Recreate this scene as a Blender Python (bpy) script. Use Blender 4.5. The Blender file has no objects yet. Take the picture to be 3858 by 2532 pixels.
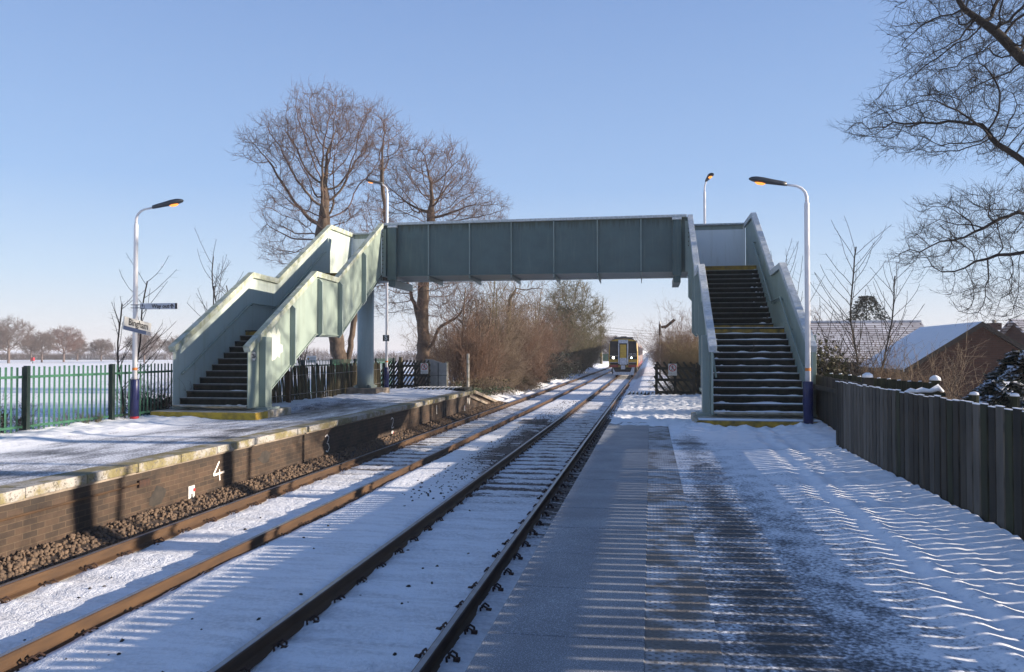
import bpy, bmesh, math, random
import numpy as np
from mathutils import Vector, noise, Matrix

S = bpy.context.scene
COL = S.collection
PI = math.pi
R = math.radians

# ------------------------------------------------------------------ camera (surveyed from the photograph)
FPX, CXP, CYP = 3000.0, 1929.0, 1266.0
YAW, PITCH, EYE = math.atan(521/3000), math.atan(61/3000), 2.386

def spot(px, py, Y):
    """point of the world standing at distance Y along the track"""
    ct, st, cp, sp = math.cos(YAW), math.sin(YAW), math.cos(PITCH), math.sin(PITCH)
    a = (px-CXP)/FPX; b = (CYP-py)/FPX
    fw = cp-b*sp; up = sp+b*cp
    d = (a*ct-fw*st, a*st+fw*ct, up)
    t = Y/d[1]
    return Vector((d[0]*t, Y, EYE+d[2]*t))
DS = 3858/2380
def dspot(px, py, Y):
    return spot(px*DS, py*DS, Y)

cam = bpy.data.cameras.new("camera"); camo = bpy.data.objects.new("camera", cam); COL.objects.link(camo)
cam.sensor_width = 36; cam.lens = FPX/3858*36; cam.clip_end = 20000; cam.clip_start = .05
camo.location = (0, 0, EYE); camo.rotation_euler = (PI/2+PITCH, 0, YAW)
S.camera = camo

# ------------------------------------------------------------------ light
SKYK = 3.85
SUN_EL, SUN_AZ = R(14.3), R(4.5)         # sun stands over +X, slightly towards +Y
w = bpy.data.worlds.new("World"); S.world = w; w.use_nodes = True
nt = w.node_tree
sky = nt.nodes.new("ShaderNodeTexSky"); sky.sky_type = 'NISHITA'; sky.sun_disc = False
sky.sun_elevation = SUN_EL; sky.sun_rotation = R(90)-SUN_AZ
sky.altitude = 0; sky.air_density = 1.0; sky.dust_density = 0.4; sky.ozone_density = 3.0
# winter sky: the physical sky, pulled towards a milky horizon and a deeper blue overhead
tcw = nt.nodes.new("ShaderNodeTexCoord"); spw = nt.nodes.new("ShaderNodeSeparateXYZ"); rw = nt.nodes.new("ShaderNodeValToRGB")
nt.links.new(tcw.outputs['Generated'], spw.inputs[0]); nt.links.new(spw.outputs['Z'], rw.inputs[0])
el = rw.color_ramp.elements
stops = [(0.0, (.84,.86,.96)), (.03, (.79,.84,.98)), (.09, (.60,.755,.99)), (.20, (.385,.58,.94)), (.42, (.255,.415,.78)), (.6, (.15,.255,.53)), (1.0, (.080,.165,.38))]
while len(el) < len(stops): el.new(.5)
for i, (q, c) in enumerate(stops): el[i].position = q; el[i].color = (*c, 1)
sc_ = nt.nodes.new("ShaderNodeMix"); sc_.data_type = 'RGBA'; sc_.blend_type = 'MULTIPLY'; sc_.inputs[0].default_value = 1
nt.links.new(rw.outputs[0], sc_.inputs[6]); sc_.inputs[7].default_value = (SKYK, SKYK, SKYK, 1)
mw = nt.nodes.new("ShaderNodeMix"); mw.data_type = 'RGBA'; mw.inputs[0].default_value = .85
nt.links.new(sky.outputs[0], mw.inputs[6]); nt.links.new(sc_.outputs[2], mw.inputs[7])
bg = nt.nodes["Background"]; bg.inputs[1].default_value = 0.11
nt.links.new(mw.outputs[2], bg.inputs[0])
sl = bpy.data.lights.new("sun", 'SUN'); sl.energy = 5.0; sl.angle = R(.5); sl.color = (1, .86, .70)
so = bpy.data.objects.new("sun", sl); COL.objects.link(so)
sd = Vector((math.cos(SUN_EL)*math.cos(SUN_AZ), math.cos(SUN_EL)*math.sin(SUN_AZ), math.sin(SUN_EL)))
so.rotation_euler = sd.to_track_quat('Z', 'Y').to_euler(); so.location = (30, 5, 20)
S.view_settings.view_transform = 'Standard'; S.view_settings.look = 'None'
S.view_settings.exposure = 1.12; S.view_settings.gamma = 1

# ------------------------------------------------------------------ mesh helpers
class MB:
    def __init__(s): s.v = []; s.f = []
    def box(s, x0, x1, y0, y1, z0, z1):
        n = len(s.v)
        s.v += [(x0,y0,z0),(x1,y0,z0),(x1,y1,z0),(x0,y1,z0),(x0,y0,z1),(x1,y0,z1),(x1,y1,z1),(x0,y1,z1)]
        s.f += [tuple(n+i for i in q) for q in ((0,3,2,1),(4,5,6,7),(0,1,5,4),(1,2,6,5),(2,3,7,6),(3,0,4,7))]
        return s
    def prism(s, poly, axis, a, b):
        """2-D polygon extruded along axis from a to b; poly in the two other axes (order xyz)"""
        n = len(s.v); k = len(poly)
        for t in (a, b):
            for (p, q) in poly:
                s.v.append({'x': (t,p,q), 'y': (p,t,q), 'z': (p,q,t)}[axis])
        area = sum(poly[i][0]*poly[(i+1)%k][1]-poly[(i+1)%k][0]*poly[i][1] for i in range(k))
        flip = (area > 0) != (axis == 'y')
        if a > b: flip = not flip
        bot = tuple(n+i for i in range(k)); top = tuple(n+k+i for i in range(k))
        if flip:
            s.f.append(bot[::-1]); s.f.append(top)
            s.f += [(n+i, n+(i+1)%k, n+k+(i+1)%k, n+k+i) for i in range(k)]
        else:
            s.f.append(bot); s.f.append(top[::-1])
            s.f += [(n+(i+1)%k, n+i, n+k+i, n+k+(i+1)%k) for i in range(k)]
        return s
    def tube(s, pts, rad, n=8, cap=True):
        pts = [Vector(p) for p in pts]; m = len(pts)
        rad = rad if isinstance(rad, (list, tuple)) else [rad]*m
        base = len(s.v); u = None
        for i, p in enumerate(pts):
            d = (pts[min(i+1, m-1)]-pts[max(i-1, 0)]).normalized()
            if u is None:
                u = d.cross(Vector((0,0,1)) if abs(d.z) < .9 else Vector((1,0,0))).normalized()
            u = (u-d*u.dot(d)).normalized(); w_ = d.cross(u)
            for k in range(n):
                a = 2*PI*k/n
                s.v.append(tuple(p+(u*math.cos(a)+w_*math.sin(a))*rad[i]))
        for i in range(m-1):
            for k in range(n):
                a = base+i*n+k; b = base+i*n+(k+1)%n
                s.f.append((a, b, b+n, a+n))
        if cap:
            s.f.append(tuple(base+k for k in range(n))[::-1]); s.f.append(tuple(base+(m-1)*n+k for k in range(n)))
        return s
    def quad(s, a, b, c, d):
        n = len(s.v); s.v += [tuple(a), tuple(b), tuple(c), tuple(d)]; s.f.append((n,n+1,n+2,n+3)); return s
    def beam(s, a, b, w_, h, up=(0,0,1)):
        """rectangular bar from a to b, w_ wide and h high (centred)"""
        a = Vector(a); b = Vector(b); d = (b-a).normalized()
        x = d.cross(Vector(up)).normalized(); z = x.cross(d)
        n = len(s.v)
        for p in (a, b):
            for (i, j) in ((-1,-1),(1,-1),(1,1),(-1,1)):
                s.v.append(tuple(p+x*(i*w_/2)+z*(j*h/2)))
        s.f += [tuple(n+i for i in q) for q in ((0,1,2,3),(7,6,5,4),(0,4,5,1),(1,5,6,2),(2,6,7,3),(3,7,4,0))]
        return s
    def build(s, name, mat, parent=None, smooth=False, bevel=0, world=True):
        off = parent_off(parent) if (parent and world) else Vector((0,0,0))
        me = bpy.data.meshes.new(name)
        me.from_pydata([(x-off.x, y-off.y, z-off.z) for (x,y,z) in s.v], [], s.f)
        me.update()
        return link(name, me, mat, parent, smooth, bevel)

def parent_off(p):
    o = Vector((0,0,0))
    while p: o += p.location; p = p.parent
    return o

def link(name, me, mat, parent=None, smooth=False, bevel=0):
    if mat:
        for m in (mat if isinstance(mat, (list, tuple)) else [mat]): me.materials.append(m)
    o = bpy.data.objects.new(name, me); COL.objects.link(o)
    if parent: o.parent = parent
    if smooth: me.polygons.foreach_set('use_smooth', [True]*len(me.polygons))
    if bevel:
        b = o.modifiers.new('bevel', 'BEVEL'); b.width = bevel; b.segments = 2; b.limit_method = 'ANGLE'
    return o

def tag(o, label=None, cat=None, group=None, kind=None):
    if label: o['label'] = label
    if cat: o['category'] = cat
    if group: o['group'] = group
    if kind: o['kind'] = kind
    return o
def thing(name, label, cat, loc=(0,0,0), group=None, rz=0):
    o = bpy.data.objects.new(name, None); COL.objects.link(o); o.empty_display_size = .2
    o.location = loc; o.rotation_euler.z = rz
    return tag(o, label, cat, group)
def copy_tree(o, parent=None):
    c = o.copy(); COL.objects.link(c)
    if parent: c.parent = parent
    for ch in list(o.children): copy_tree(ch, c)
    return c
def np_mesh(name, verts, faces):
    """verts (n,3), faces (m,k) arrays -> mesh"""
    me = bpy.data.meshes.new(name)
    verts = np.ascontiguousarray(verts, dtype=np.float32); faces = np.ascontiguousarray(faces, dtype=np.int32)
    m, k = faces.shape
    me.vertices.add(len(verts)); me.vertices.foreach_set('co', verts.ravel())
    me.loops.add(m*k); me.loops.foreach_set('vertex_index', faces.ravel())
    me.polygons.add(m); me.polygons.foreach_set('loop_start', np.arange(0, m*k, k, dtype=np.int32))
    me.update(calc_edges=True)
    return me
def text_mesh(txt, size, bold=0.0):
    c = bpy.data.curves.new('lettering', 'FONT'); c.body = txt; c.size = size; c.align_x = 'CENTER'; c.align_y = 'CENTER'
    c.offset = bold; c.extrude = .0015; c.resolution_u = 4
    o = bpy.data.objects.new('lettering', c); COL.objects.link(o)
    dg = bpy.context.evaluated_depsgraph_get()
    me = bpy.data.meshes.new_from_object(o.evaluated_get(dg))
    COL.objects.unlink(o); bpy.data.objects.remove(o); bpy.data.curves.remove(c)
    me.materials.clear()
    return me
def place_text(txt, size, mat, parent, loc, face, bold=0.0, name='lettering', tilt=0, sx=1.0):
    """face '-y' reads from the camera side, '+x' reads from the track side"""
    me = text_mesh(txt, size, bold)
    o = link(name, me, mat, parent)
    off = parent_off(parent) if parent else Vector((0,0,0))
    o.location = Vector(loc)-off
    o.scale = (sx, 1, 1)
    o.rotation_euler = {'-y': (PI/2, 0, 0), '+x': (PI/2, tilt, PI/2)}[face] if not tilt else (PI/2, 0, PI/2)
    if tilt:
        o.rotation_euler = (Matrix.Rotation(tilt, 3, 'X') @ Matrix.Rotation(PI/2, 3, 'Z') @ Matrix.Rotation(PI/2, 3, 'X')).to_euler()
    return o

def fbm(x, y, z=0, oct=4, s=1.0):
    a = 0; amp = .5
    for i in range(oct):
        a += amp*noise.noise(Vector((x*s, y*s, z+i*7.3))); amp *= .5; s *= 2.03
    return a
def sstep(a, b, x):
    t = min(1, max(0, (x-a)/(b-a))); return t*t*(3-2*t)

# ------------------------------------------------------------------ materials
def nodes_of(name):
    m = bpy.data.materials.new(name); m.use_nodes = True
    t = m.node_tree; b = t.nodes["Principled BSDF"]
    return m, t, b
def N(t, kind, **kw):
    n = t.nodes.new(kind)
    for k, v in kw.items(): setattr(n, k, v)
    return n
def coords(t, vs=(1,1,1), kind='Object'):
    tc = N(t, 'ShaderNodeTexCoord'); mp = N(t, 'ShaderNodeMapping'); mp.inputs['Scale'].default_value = vs
    t.links.new(tc.outputs[kind], mp.inputs['Vector']); return mp.outputs[0]
def noise_n(t, vec, scale, detail=5, rough=.55):
    n = N(t, 'ShaderNodeTexNoise'); n.inputs['Scale'].default_value = scale; n.inputs['Detail'].default_value = detail
    n.inputs['Roughness'].default_value = rough; t.links.new(vec, n.inputs['Vector']); return n.outputs['Fac']
def ramp(t, fac, stops, interp='LINEAR'):
    r = N(t, 'ShaderNodeValToRGB'); r.color_ramp.interpolation = interp
    e = r.color_ramp.elements
    while len(e) < len(stops): e.new(.5)
    for i, (p, c) in enumerate(stops): e[i].position = p; e[i].color = (*c, 1) if len(c) == 3 else c
    t.links.new(fac, r.inputs[0]); return r.outputs[0]
def math_n(t, op, a, b=None, clamp=False):
    n = N(t, 'ShaderNodeMath', operation=op, use_clamp=clamp)
    for i, q in enumerate((a, b)):
        if q is None: continue
        if isinstance(q, (int, float)): n.inputs[i].default_value = q
        else: t.links.new(q, n.inputs[i])
    return n.outputs[0]
def mix_n(t, fac, a, b):
    n = N(t, 'ShaderNodeMix', data_type='RGBA')
    for i, q in ((0, fac), (6, a), (7, b)):
        if isinstance(q, (int, float)): n.inputs[i].default_value = q
        elif isinstance(q, tuple): n.inputs[i].default_value = (*q, 1)
        else: t.links.new(q, n.inputs[i])
    return n.outputs[2]
def bump_n(t, b, h, strength=.5, dist=.02):
    n = N(t, 'ShaderNodeBump'); n.inputs['Strength'].default_value = strength; n.inputs['Distance'].default_value = dist
    t.links.new(h, n.inputs['Height']); t.links.new(n.outputs[0], b.inputs['Normal']); return n
def mk(name, c1, c2=None, scale=6, rough=.6, bump=0, bscale=40, bdist=.01, metal=0, spec=.4, lo=.35, hi=.65, vs=(1,1,1)):
    m, t, b = nodes_of(name)
    b.inputs['Roughness'].default_value = rough; b.inputs['Metallic'].default_value = metal
    b.inputs['Specular IOR Level'].default_value = spec
    v = coords(t, vs)
    if c2 is None: c2 = tuple(x*.75 for x in c1)
    f = noise_n(t, v, scale)
    t.links.new(ramp(t, f, [(lo, c1), (hi, c2)]), b.inputs['Base Color'])
    if bump: bump_n(t, b, noise_n(t, v, bscale), bump, bdist)
    return m
def plain(name, c, rough=.5, metal=0): return mk(name, c, tuple(x*.85 for x in c), 12, rough, metal=metal)
def emit(name, c, s):
    m, t, b = nodes_of(name); b.inputs['Base Color'].default_value = (*c, 1)
    b.inputs['Emission Color'].default_value = (*c, 1); b.inputs['Emission Strength'].default_value = s
    return m

GZ = 5.98   # height on the span (from the bridge's base) where the algae begins
SNOW = (.84, .86, .90)
def snow_mat(name='snow', bs=.6, dist=.03, dirt=0):
    m, t, b = nodes_of(name); b.inputs['Roughness'].default_value = .75; b.inputs['Specular IOR Level'].default_value = .25
    v = coords(t)
    f = noise_n(t, v, 3.0, 6, .6)
    t.links.new(ramp(t, f, [(.3, (.80,.83,.88)), (.7, SNOW)]), b.inputs['Base Color'])
    h = math_n(t, 'ADD', noise_n(t, v, 9, 4), math_n(t, 'MULTIPLY', noise_n(t, v, 60, 3), .25))
    bump_n(t, b, h, bs, dist); return m
snow = snow_mat()
snow_field = snow_mat('snow_field', .8, .15)

def cover_mat(name, stops, amp=.5, nscale=6, vs=(1,1,1), fine=40, bump=.6, bdist=.02, spec=.35, rough=.7, stone=0, fine_amp=.25, tint=None):
    """snow cover over a darker surface: vertex attribute 'bare' (0 snow .. 1 bare) broken up by noise"""
    m, t, b = nodes_of(name); b.inputs['Roughness'].default_value = rough; b.inputs['Specular IOR Level'].default_value = spec
    at = N(t, 'ShaderNodeAttribute', attribute_name='bare')
    v = coords(t, vs); v2 = coords(t)
    n1 = math_n(t, 'MULTIPLY', math_n(t, 'SUBTRACT', noise_n(t, v, nscale, 6, .6), .5), amp*2)
    n2 = math_n(t, 'MULTIPLY', math_n(t, 'SUBTRACT', noise_n(t, v2, fine, 4, .6), .5), fine_amp*2)
    f = math_n(t, 'ADD', math_n(t, 'ADD', at.outputs['Fac'], n1), n2, True)
    col = ramp(t, f, stops)
    if stone:
        vo = N(t, 'ShaderNodeTexVoronoi'); vo.inputs['Scale'].default_value = stone; t.links.new(v2, vo.inputs['Vector'])
        cr = ramp(t, math_n(t, 'ADD', vo.outputs['Distance'], 0), [(.0, (1.3,1.2,1.1)), (.6, (.25,.22,.2))])
        mm = N(t, 'ShaderNodeMix', data_type='RGBA', blend_type='MULTIPLY'); t.links.new(f, mm.inputs[0]); t.links.new(col, mm.inputs[6]); t.links.new(cr, mm.inputs[7])
        col = mm.outputs[2]
    t.links.new(col, b.inputs['Base Color'])
    h = math_n(t, 'SUBTRACT', math_n(t, 'ADD', noise_n(t, v2, 11, 4), math_n(t, 'MULTIPLY', noise_n(t, v2, 55, 3), .35)), math_n(t, 'MULTIPLY', f, .8))
    bump_n(t, b, h, bump, bdist)
    return m
m_track = cover_mat('snowy_ballast', [(.0, SNOW), (.42, (.8,.82,.86)), (.52, (.16,.13,.12)), (1, (.085,.07,.062))], .5, 5, (.35,1.6,1), 28, .8, .03, stone=18)
m_platR = cover_mat('frosted_asphalt', [(.0, SNOW), (.3, (.72,.75,.80)), (.55, (.26,.28,.32)), (.8, (.07,.075,.085)), (1, (.03,.032,.036))], .62, 3.6, (1.3,.9,1), 32, .35, .007, rough=.6, fine_amp=.85)
m_platL = cover_mat('icy_tarmac', [(.0, SNOW), (.3, (.75,.77,.82)), (.52, (.36,.37,.41)), (.8, (.12,.12,.13)), (1, (.05,.048,.045))], .75, 2.2, (1.5,.5,1), 34, .6, .014, rough=.55, fine_amp=.8)
m_ground = cover_mat('snowy_earth', [(.0, SNOW), (.45, (.8,.82,.86)), (.6, (.20,.15,.09)), (1, (.10,.075,.045))], .4, 1.4, (1,1,1), 14, .45, .03)

m, t, b = nodes_of('frosted_slab'); v = coords(t); b.inputs['Roughness'].default_value = .55
f1 = ramp(t, noise_n(t, v, 1.6, 5, .6), [(.3, (.30,.325,.365)), (.7, (.17,.185,.215))])
f2 = ramp(t, noise_n(t, v, 130, 3, .7), [(.50, (.6,.6,.6)), (.66, (1.9,1.9,1.9))])
mm = N(t, 'ShaderNodeMix', data_type='RGBA', blend_type='MULTIPLY'); mm.inputs[0].default_value = 1; t.links.new(f1, mm.inputs[6]); t.links.new(f2, mm.inputs[7])
t.links.new(mm.outputs[2], b.inputs['Base Color']); bump_n(t, b, noise_n(t, v, 120), .35, .004); m_slab = m
m_conc = mk('mossy_concrete', (.50,.47,.42), (.23,.20,.13), 5, .85, .6, 30, .01)
m_kerbdark = mk('weathered_kerb', (.30,.25,.20), (.16,.13,.10), 4, .85, .6, 30, .01)
# painted coping edge: white paint, moss and bare stone in patches
m, t, b = nodes_of('painted_coping'); v = coords(t)
c = ramp(t, noise_n(t, v, 2.3, 6, .65), [(.40, (.34,.325,.30)), (.47, (.27,.25,.21)), (.52, (.22,.19,.10)), (.62, (.16,.135,.055)), (.75, (.30,.25,.20))])
c2 = mix_n(t, ramp(t, noise_n(t, v, 26, 4, .7), [(.55, (0,0,0)), (.62, (1,1,1))]), c, (.11,.10,.08))
t.links.new(c2, b.inputs['Base Color']); b.inputs['Roughness'].default_value = .85
bump_n(t, b, noise_n(t, v, 35), .6, .01); m_coping = m
# brick wall
m, t, b = nodes_of('grimy_brick')
tc = N(t, 'ShaderNodeTexCoord'); sp = N(t, 'ShaderNodeSeparateXYZ'); cb = N(t, 'ShaderNodeCombineXYZ')
t.links.new(tc.outputs['Object'], sp.inputs[0]); t.links.new(sp.outputs['Y'], cb.inputs['X']); t.links.new(sp.outputs['Z'], cb.inputs['Y'])
br = N(t, 'ShaderNodeTexBrick'); t.links.new(cb.outputs[0], br.inputs['Vector'])
br.inputs['Scale'].default_value = 1; br.inputs['Brick Width'].default_value = .235; br.inputs['Row Height'].default_value = .078
br.inputs['Mortar Size'].default_value = .006; br.inputs['Mortar Smooth'].default_value = .2; br.inputs['Bias'].default_value = 0
br.inputs['Color1'].default_value = (.076,.047,.030,1); br.inputs['Color2'].default_value = (.040,.027,.020,1); br.inputs['Mortar'].default_value = (.11,.078,.05,1)
v = coords(t)
grime = ramp(t, noise_n(t, v, 1.7, 6, .65), [(.34, (.32,.30,.30)), (.5, (.8,.78,.76)), (.66, (1.15,1.1,1.05))])
mm = N(t, 'ShaderNodeMix', data_type='RGBA', blend_type='MULTIPLY'); mm.inputs[0].default_value = 1
t.links.new(br.outputs['Color'], mm.inputs[6]); t.links.new(grime, mm.inputs[7])
# brick colour gets darker towards the top, in an uneven band under the coping
zz = math_n(t, 'ADD', sp.outputs['Z'], math_n(t, 'MULTIPLY', noise_n(t, v, 4, 4), .25))
top_band = ramp(t, zz, [(.58, (0,0,0)), (.78, (1,1,1))])
t.links.new(mix_n(t, math_n(t, 'MULTIPLY', top_band, .7), mm.outputs[2], (.030,.024,.02)), b.inputs['Base Color'])
b.inputs['Roughness'].default_value = .85
bump_n(t, b, math_n(t, 'ADD', math_n(t, 'MULTIPLY', br.outputs['Fac'], -1.0), math_n(t, 'MULTIPLY', noise_n(t, v, 60), .6)), .7, .008); m_brick = m

def paint_mat(name, c1, c2, streak, rough=.45):
    """painted steel with vertical weather streaks and a little moss"""
    m, t, b = nodes_of(name); v = coords(t); vs = coords(t, (5, 5, .35))
    base = ramp(t, noise_n(t, v, 1.8, 5, .6), [(.3, c1), (.7, c2)])
    s_ = ramp(t, noise_n(t, vs, 2.2, 5, .6), [(.52, (0,0,0)), (.72, (1,1,1))])
    t.links.new(mix_n(t, math_n(t, 'MULTIPLY', s_, .55), base, streak), b.inputs['Base Color'])
    b.inputs['Roughness'].default_value = rough; b.inputs['Specular IOR Level'].default_value = .35
    bump_n(t, b, noise_n(t, v, 90), .08, .004); return m
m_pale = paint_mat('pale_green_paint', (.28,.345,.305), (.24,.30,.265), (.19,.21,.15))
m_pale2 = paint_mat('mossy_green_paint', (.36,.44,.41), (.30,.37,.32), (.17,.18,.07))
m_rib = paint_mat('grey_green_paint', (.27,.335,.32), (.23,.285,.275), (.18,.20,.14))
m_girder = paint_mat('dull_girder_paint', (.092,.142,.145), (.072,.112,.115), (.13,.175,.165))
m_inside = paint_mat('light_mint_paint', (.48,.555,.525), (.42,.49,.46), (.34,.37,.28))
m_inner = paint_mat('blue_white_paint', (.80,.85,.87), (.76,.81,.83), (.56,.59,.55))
# algae that has run down the span from under its top flange
t = m_girder.node_tree; b = t.nodes["Principled BSDF"]; src = b.inputs['Base Color'].links[0].from_socket
v = coords(t); sp = N(t, 'ShaderNodeSeparateXYZ'); t.links.new(v, sp.inputs[0])
dr = noise_n(t, coords(t, (9, 9, .25)), 1.6, 5, .65)
st_ = ramp(t, math_n(t, 'ADD', sp.outputs['Z'], math_n(t, 'MULTIPLY', dr, .75)), [(.0, (0,0,0)), (1, (1,1,1))])
zz = math_n(t, 'ADD', sp.outputs['Z'], math_n(t, 'MULTIPLY', math_n(t, 'SUBTRACT', dr, .5), 1.1))
al = ramp(t, math_n(t, 'SUBTRACT', zz, GZ), [(.0, (0,0,0)), (.22, (.8,.8,.8))])
t.links.new(mix_n(t, al, src, (.050,.065,.045)), b.inputs['Base Color'])
m_column = paint_mat('column_paint', (.30,.38,.40), (.26,.34,.36), (.24,.28,.27))
m_frostcap = mk('frosted_cap', (.62,.65,.68), (.42,.46,.46), 12, .7, .7, 80, .006)
m_mosscap = mk('mossy_cap', (.46,.50,.45), (.27,.30,.20), 5, .7, .5, 60, .006)
m_patch = mk('fresh_white_paint', (.88,.86,.82), (.80,.72,.62), 5, .45)
m_patch2 = mk('filler_paint', (.66,.70,.60), (.6,.64,.55), 8, .5)
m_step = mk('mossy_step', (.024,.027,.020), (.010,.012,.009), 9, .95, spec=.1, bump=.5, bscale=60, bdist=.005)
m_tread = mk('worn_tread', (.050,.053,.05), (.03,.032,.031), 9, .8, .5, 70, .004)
m_yellow = mk('yellow_paint', (.55,.36,.03), (.30,.20,.03), 7, .6, .3, 60, .004, lo=.4, hi=.7)
m_yellowd = mk('dirty_yellow_paint', (.44,.27,.025), (.14,.10,.025), 5, .7, .3, 60, .004)
m_rail = mk('rusty_rail', (.080,.042,.018), (.045,.024,.012), 3.5, .7, .3, 60, .003, vs=(1,.5,3))
m_railtop = mk('worn_rail_head', (.30,.31,.34), (.20,.21,.24), 4, .32, metal=.8)
m_clip = mk('rusty_clip', (.06,.028,.018), (.03,.018,.014), 20, .8)
m_stone = mk('ballast_stone', (.165,.112,.075), (.085,.06,.043), 9, .9, .4, 60, .005)
m_sleeper = mk('old_sleeper', (.06,.05,.042), (.035,.03,.026), 12, .9)
m_palis = mk('green_fence_paint', (.035,.12,.075), (.02,.08,.05), 8, .45)
m_palisd = mk('dark_green_post', (.010,.028,.024), (.008,.022,.02), 8, .45)
m_white = mk('white_paint', (.78,.77,.78), (.70,.69,.71), 5, .35)
m_navy = mk('navy_paint', (.018,.024,.10), (.014,.018,.075), 5, .35)
m_red = plain('red_paint', (.45,.02,.03)); m_orange = plain('orange_band', (.62,.20,.04))
m_black = plain('black_paint', (.012,.012,.014), .4); m_signwhite = plain('sign_white', (.58,.575,.55), .4)
m_signgrey = plain('sign_grey', (.52,.54,.60), .4); m_signblue = plain('sign_blue', (.07,.10,.19), .4)
m_lamp = mk('lamp_housing', (.07,.075,.085), (.05,.055,.06), 6, .4)
m_glow = emit('sodium_glow', (1, .33, .06), .75)
m_galv = mk('galvanised_sheet', (.34,.34,.33), (.26,.26,.255), 5, .55, metal=.3)
m_wood = mk('dark_fence_board', (.046,.039,.029), (.019,.018,.014), 3, .85, .5, 30, .004, vs=(3,3,.5))
m_woodl = mk('weathered_board', (.11,.10,.085), (.06,.056,.048), 3, .85, .5, 30, .004, vs=(3,3,.5))
m_woodg = mk('mossy_board', (.034,.040,.017), (.018,.018,.012), 3, .9, .5, 30, .004, vs=(3,3,.5))
m_paling = mk('mossy_paling', (.085,.072,.038), (.05,.043,.028), 4, .9, .5, 40, .004, vs=(3,3,.6))
m_trellis = mk('tarred_timber', (.030,.028,.022), (.018,.02,.014), 5, .85)
m_bark = mk('elm_bark', (.125,.088,.063), (.055,.041,.032), 3.5, .95, .8, 12, .04, vs=(1,1,.35))
m_twig = mk('brown_twig', (.135,.085,.068), (.095,.060,.050), 3, .9)
m_twigr = mk('russet_twig', (.155,.090,.058), (.105,.064,.044), 1.2, .9)
m_twigg = mk('olive_stem', (.135,.115,.055), (.09,.08,.045), 2, .9)
m_twigd = mk('dark_twig', (.034,.028,.026), (.022,.019,.018), 3, .9)
m_twigp = mk('hazel_twig', (.20,.150,.105), (.135,.098,.070), 1.5, .9)
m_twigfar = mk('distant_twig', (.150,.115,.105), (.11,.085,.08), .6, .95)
m_ivy = mk('ivy_leaf', (.030,.050,.014), (.018,.030,.010), 2, .5)
m_evergreen = mk('evergreen_leaf', (.018,.030,.020), (.012,.02,.014), 2, .6)
m_bramble = mk('bramble_leaf', (.105,.068,.032), (.055,.050,.020), 1.5, .8)
m_grass = mk('dry_grass', (.17,.12,.06), (.09,.075,.035), 1.5, .9)
m_redbrick = None

def vary(m, lo, hi):
    """each board its own tone"""
    t = m.node_tree; b = t.nodes["Principled BSDF"]; l = b.inputs['Base Color'].links[0]; src = l.from_socket
    oi = N(t, 'ShaderNodeObjectInfo'); r_ = ramp(t, oi.outputs['Random'], [(0, (lo, lo, lo)), (.5, (1, .97, .92)), (1, (hi, hi, hi*1.02))])
    mm = N(t, 'ShaderNodeMix', data_type='RGBA', blend_type='MULTIPLY'); mm.inputs[0].default_value = 1
    t.links.new(src, mm.inputs[6]); t.links.new(r_, mm.inputs[7]); t.links.new(mm.outputs[2], b.inputs['Base Color'])
for q in (m_wood, m_woodl, m_woodg): vary(q, .7, 1.4)
vary(m_paling, .6, 1.5)
HAZE = 0.0006
# ------------------------------------------------------------------ terrain
def grid_mesh(name, xs, ys, hf, bf, mat, kind=None, smooth=True, parent=None, attr=True):
    nx, ny = len(xs), len(ys)
    V = np.empty((nx*ny, 3), np.float32); B = np.empty(nx*ny, np.float32); k = 0
    for y in ys:
        for x in xs:
            z = hf(x, y); V[k] = (x, y, z); B[k] = bf(x, y) if bf else 0; k += 1
    i = np.arange(nx-1)[None, :]+np.arange(ny-1)[:, None]*nx
    F = np.stack([i, i+1, i+1+nx, i+nx], -1).reshape(-1, 4)
    if parent: V -= np.array(parent_off(parent), np.float32)
    me = np_mesh(name, V, F)
    if attr:
        a = me.attributes.new('bare', 'FLOAT', 'POINT'); a.data.foreach_set('value', B)
    o = link(name, me, mat, parent, smooth)
    if kind: o['kind'] = kind
    return o
def lin(a, b, step):
    n = max(1, int(round((b-a)/step))); return [a+(b-a)*i/n for i in range(n+1)]

def ground_h(x, y):
    r = math.hypot(x, y)
    z = -.45
    if x < -12: z = -.45+.55*sstep(-12, -12.6, x) if x > -12.6 else .1
    if x < -12.6: z = .35-.38*sstep(12.6, 34, -x)
    if y > 36 and -12.6 <= x <= -7: z = -.12
    if y > 33 and -12.6 <= x <= -8.4: z = .25*sstep(-7.8, -9.5, x)
    if x > 3.6: z = -.45
    z += .10*fbm(x, y, 0, 3, .12)+(.04*fbm(x, y, 3, 3, .9) if r < 60 else 0)
    if r > 260 and x < 60: z += 5.5*sstep(260, 1100, r)*(.7+.6*fbm(x, y, 5, 2, .002))
    if r > 1500: z += 14*sstep(1500, 4500, r)*(.5+fbm(x, y, 9, 2, .0008))
    if -7.4 <= x <= 3.4: z = min(z, -.40)
    return z
def ground_b(x, y):
    if x > 3.2 and y < 80: return .35+.3*fbm(x, y, 2, 3, .3)
    if -18 < x < -7.5 and 33 < y < 66: return .42+.35*fbm(x, y, 2, 3, .5)
    if -12.6 < x < -12: return .45
    return .02
xs = [-5000,-3500,-2400,-1600,-1100,-800,-600,-450,-330,-250,-190,-140,-110,-85,-68,-55,-46,-39,-33,-28,-24,-21,-18.5,-16.5,-15,-13.8,-12.9,-12.3,-11.8,-11,-10.2,-9.4,-8.6,-7.8,-7.3,-6.5,-4,-1.6,0,1.6,3.3,3.8,4.6,5.8,7.2,9,11,13.5,16.5,20,25,32,42,60,90,140,220,350,550,900,1500,2600,5000]
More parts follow.
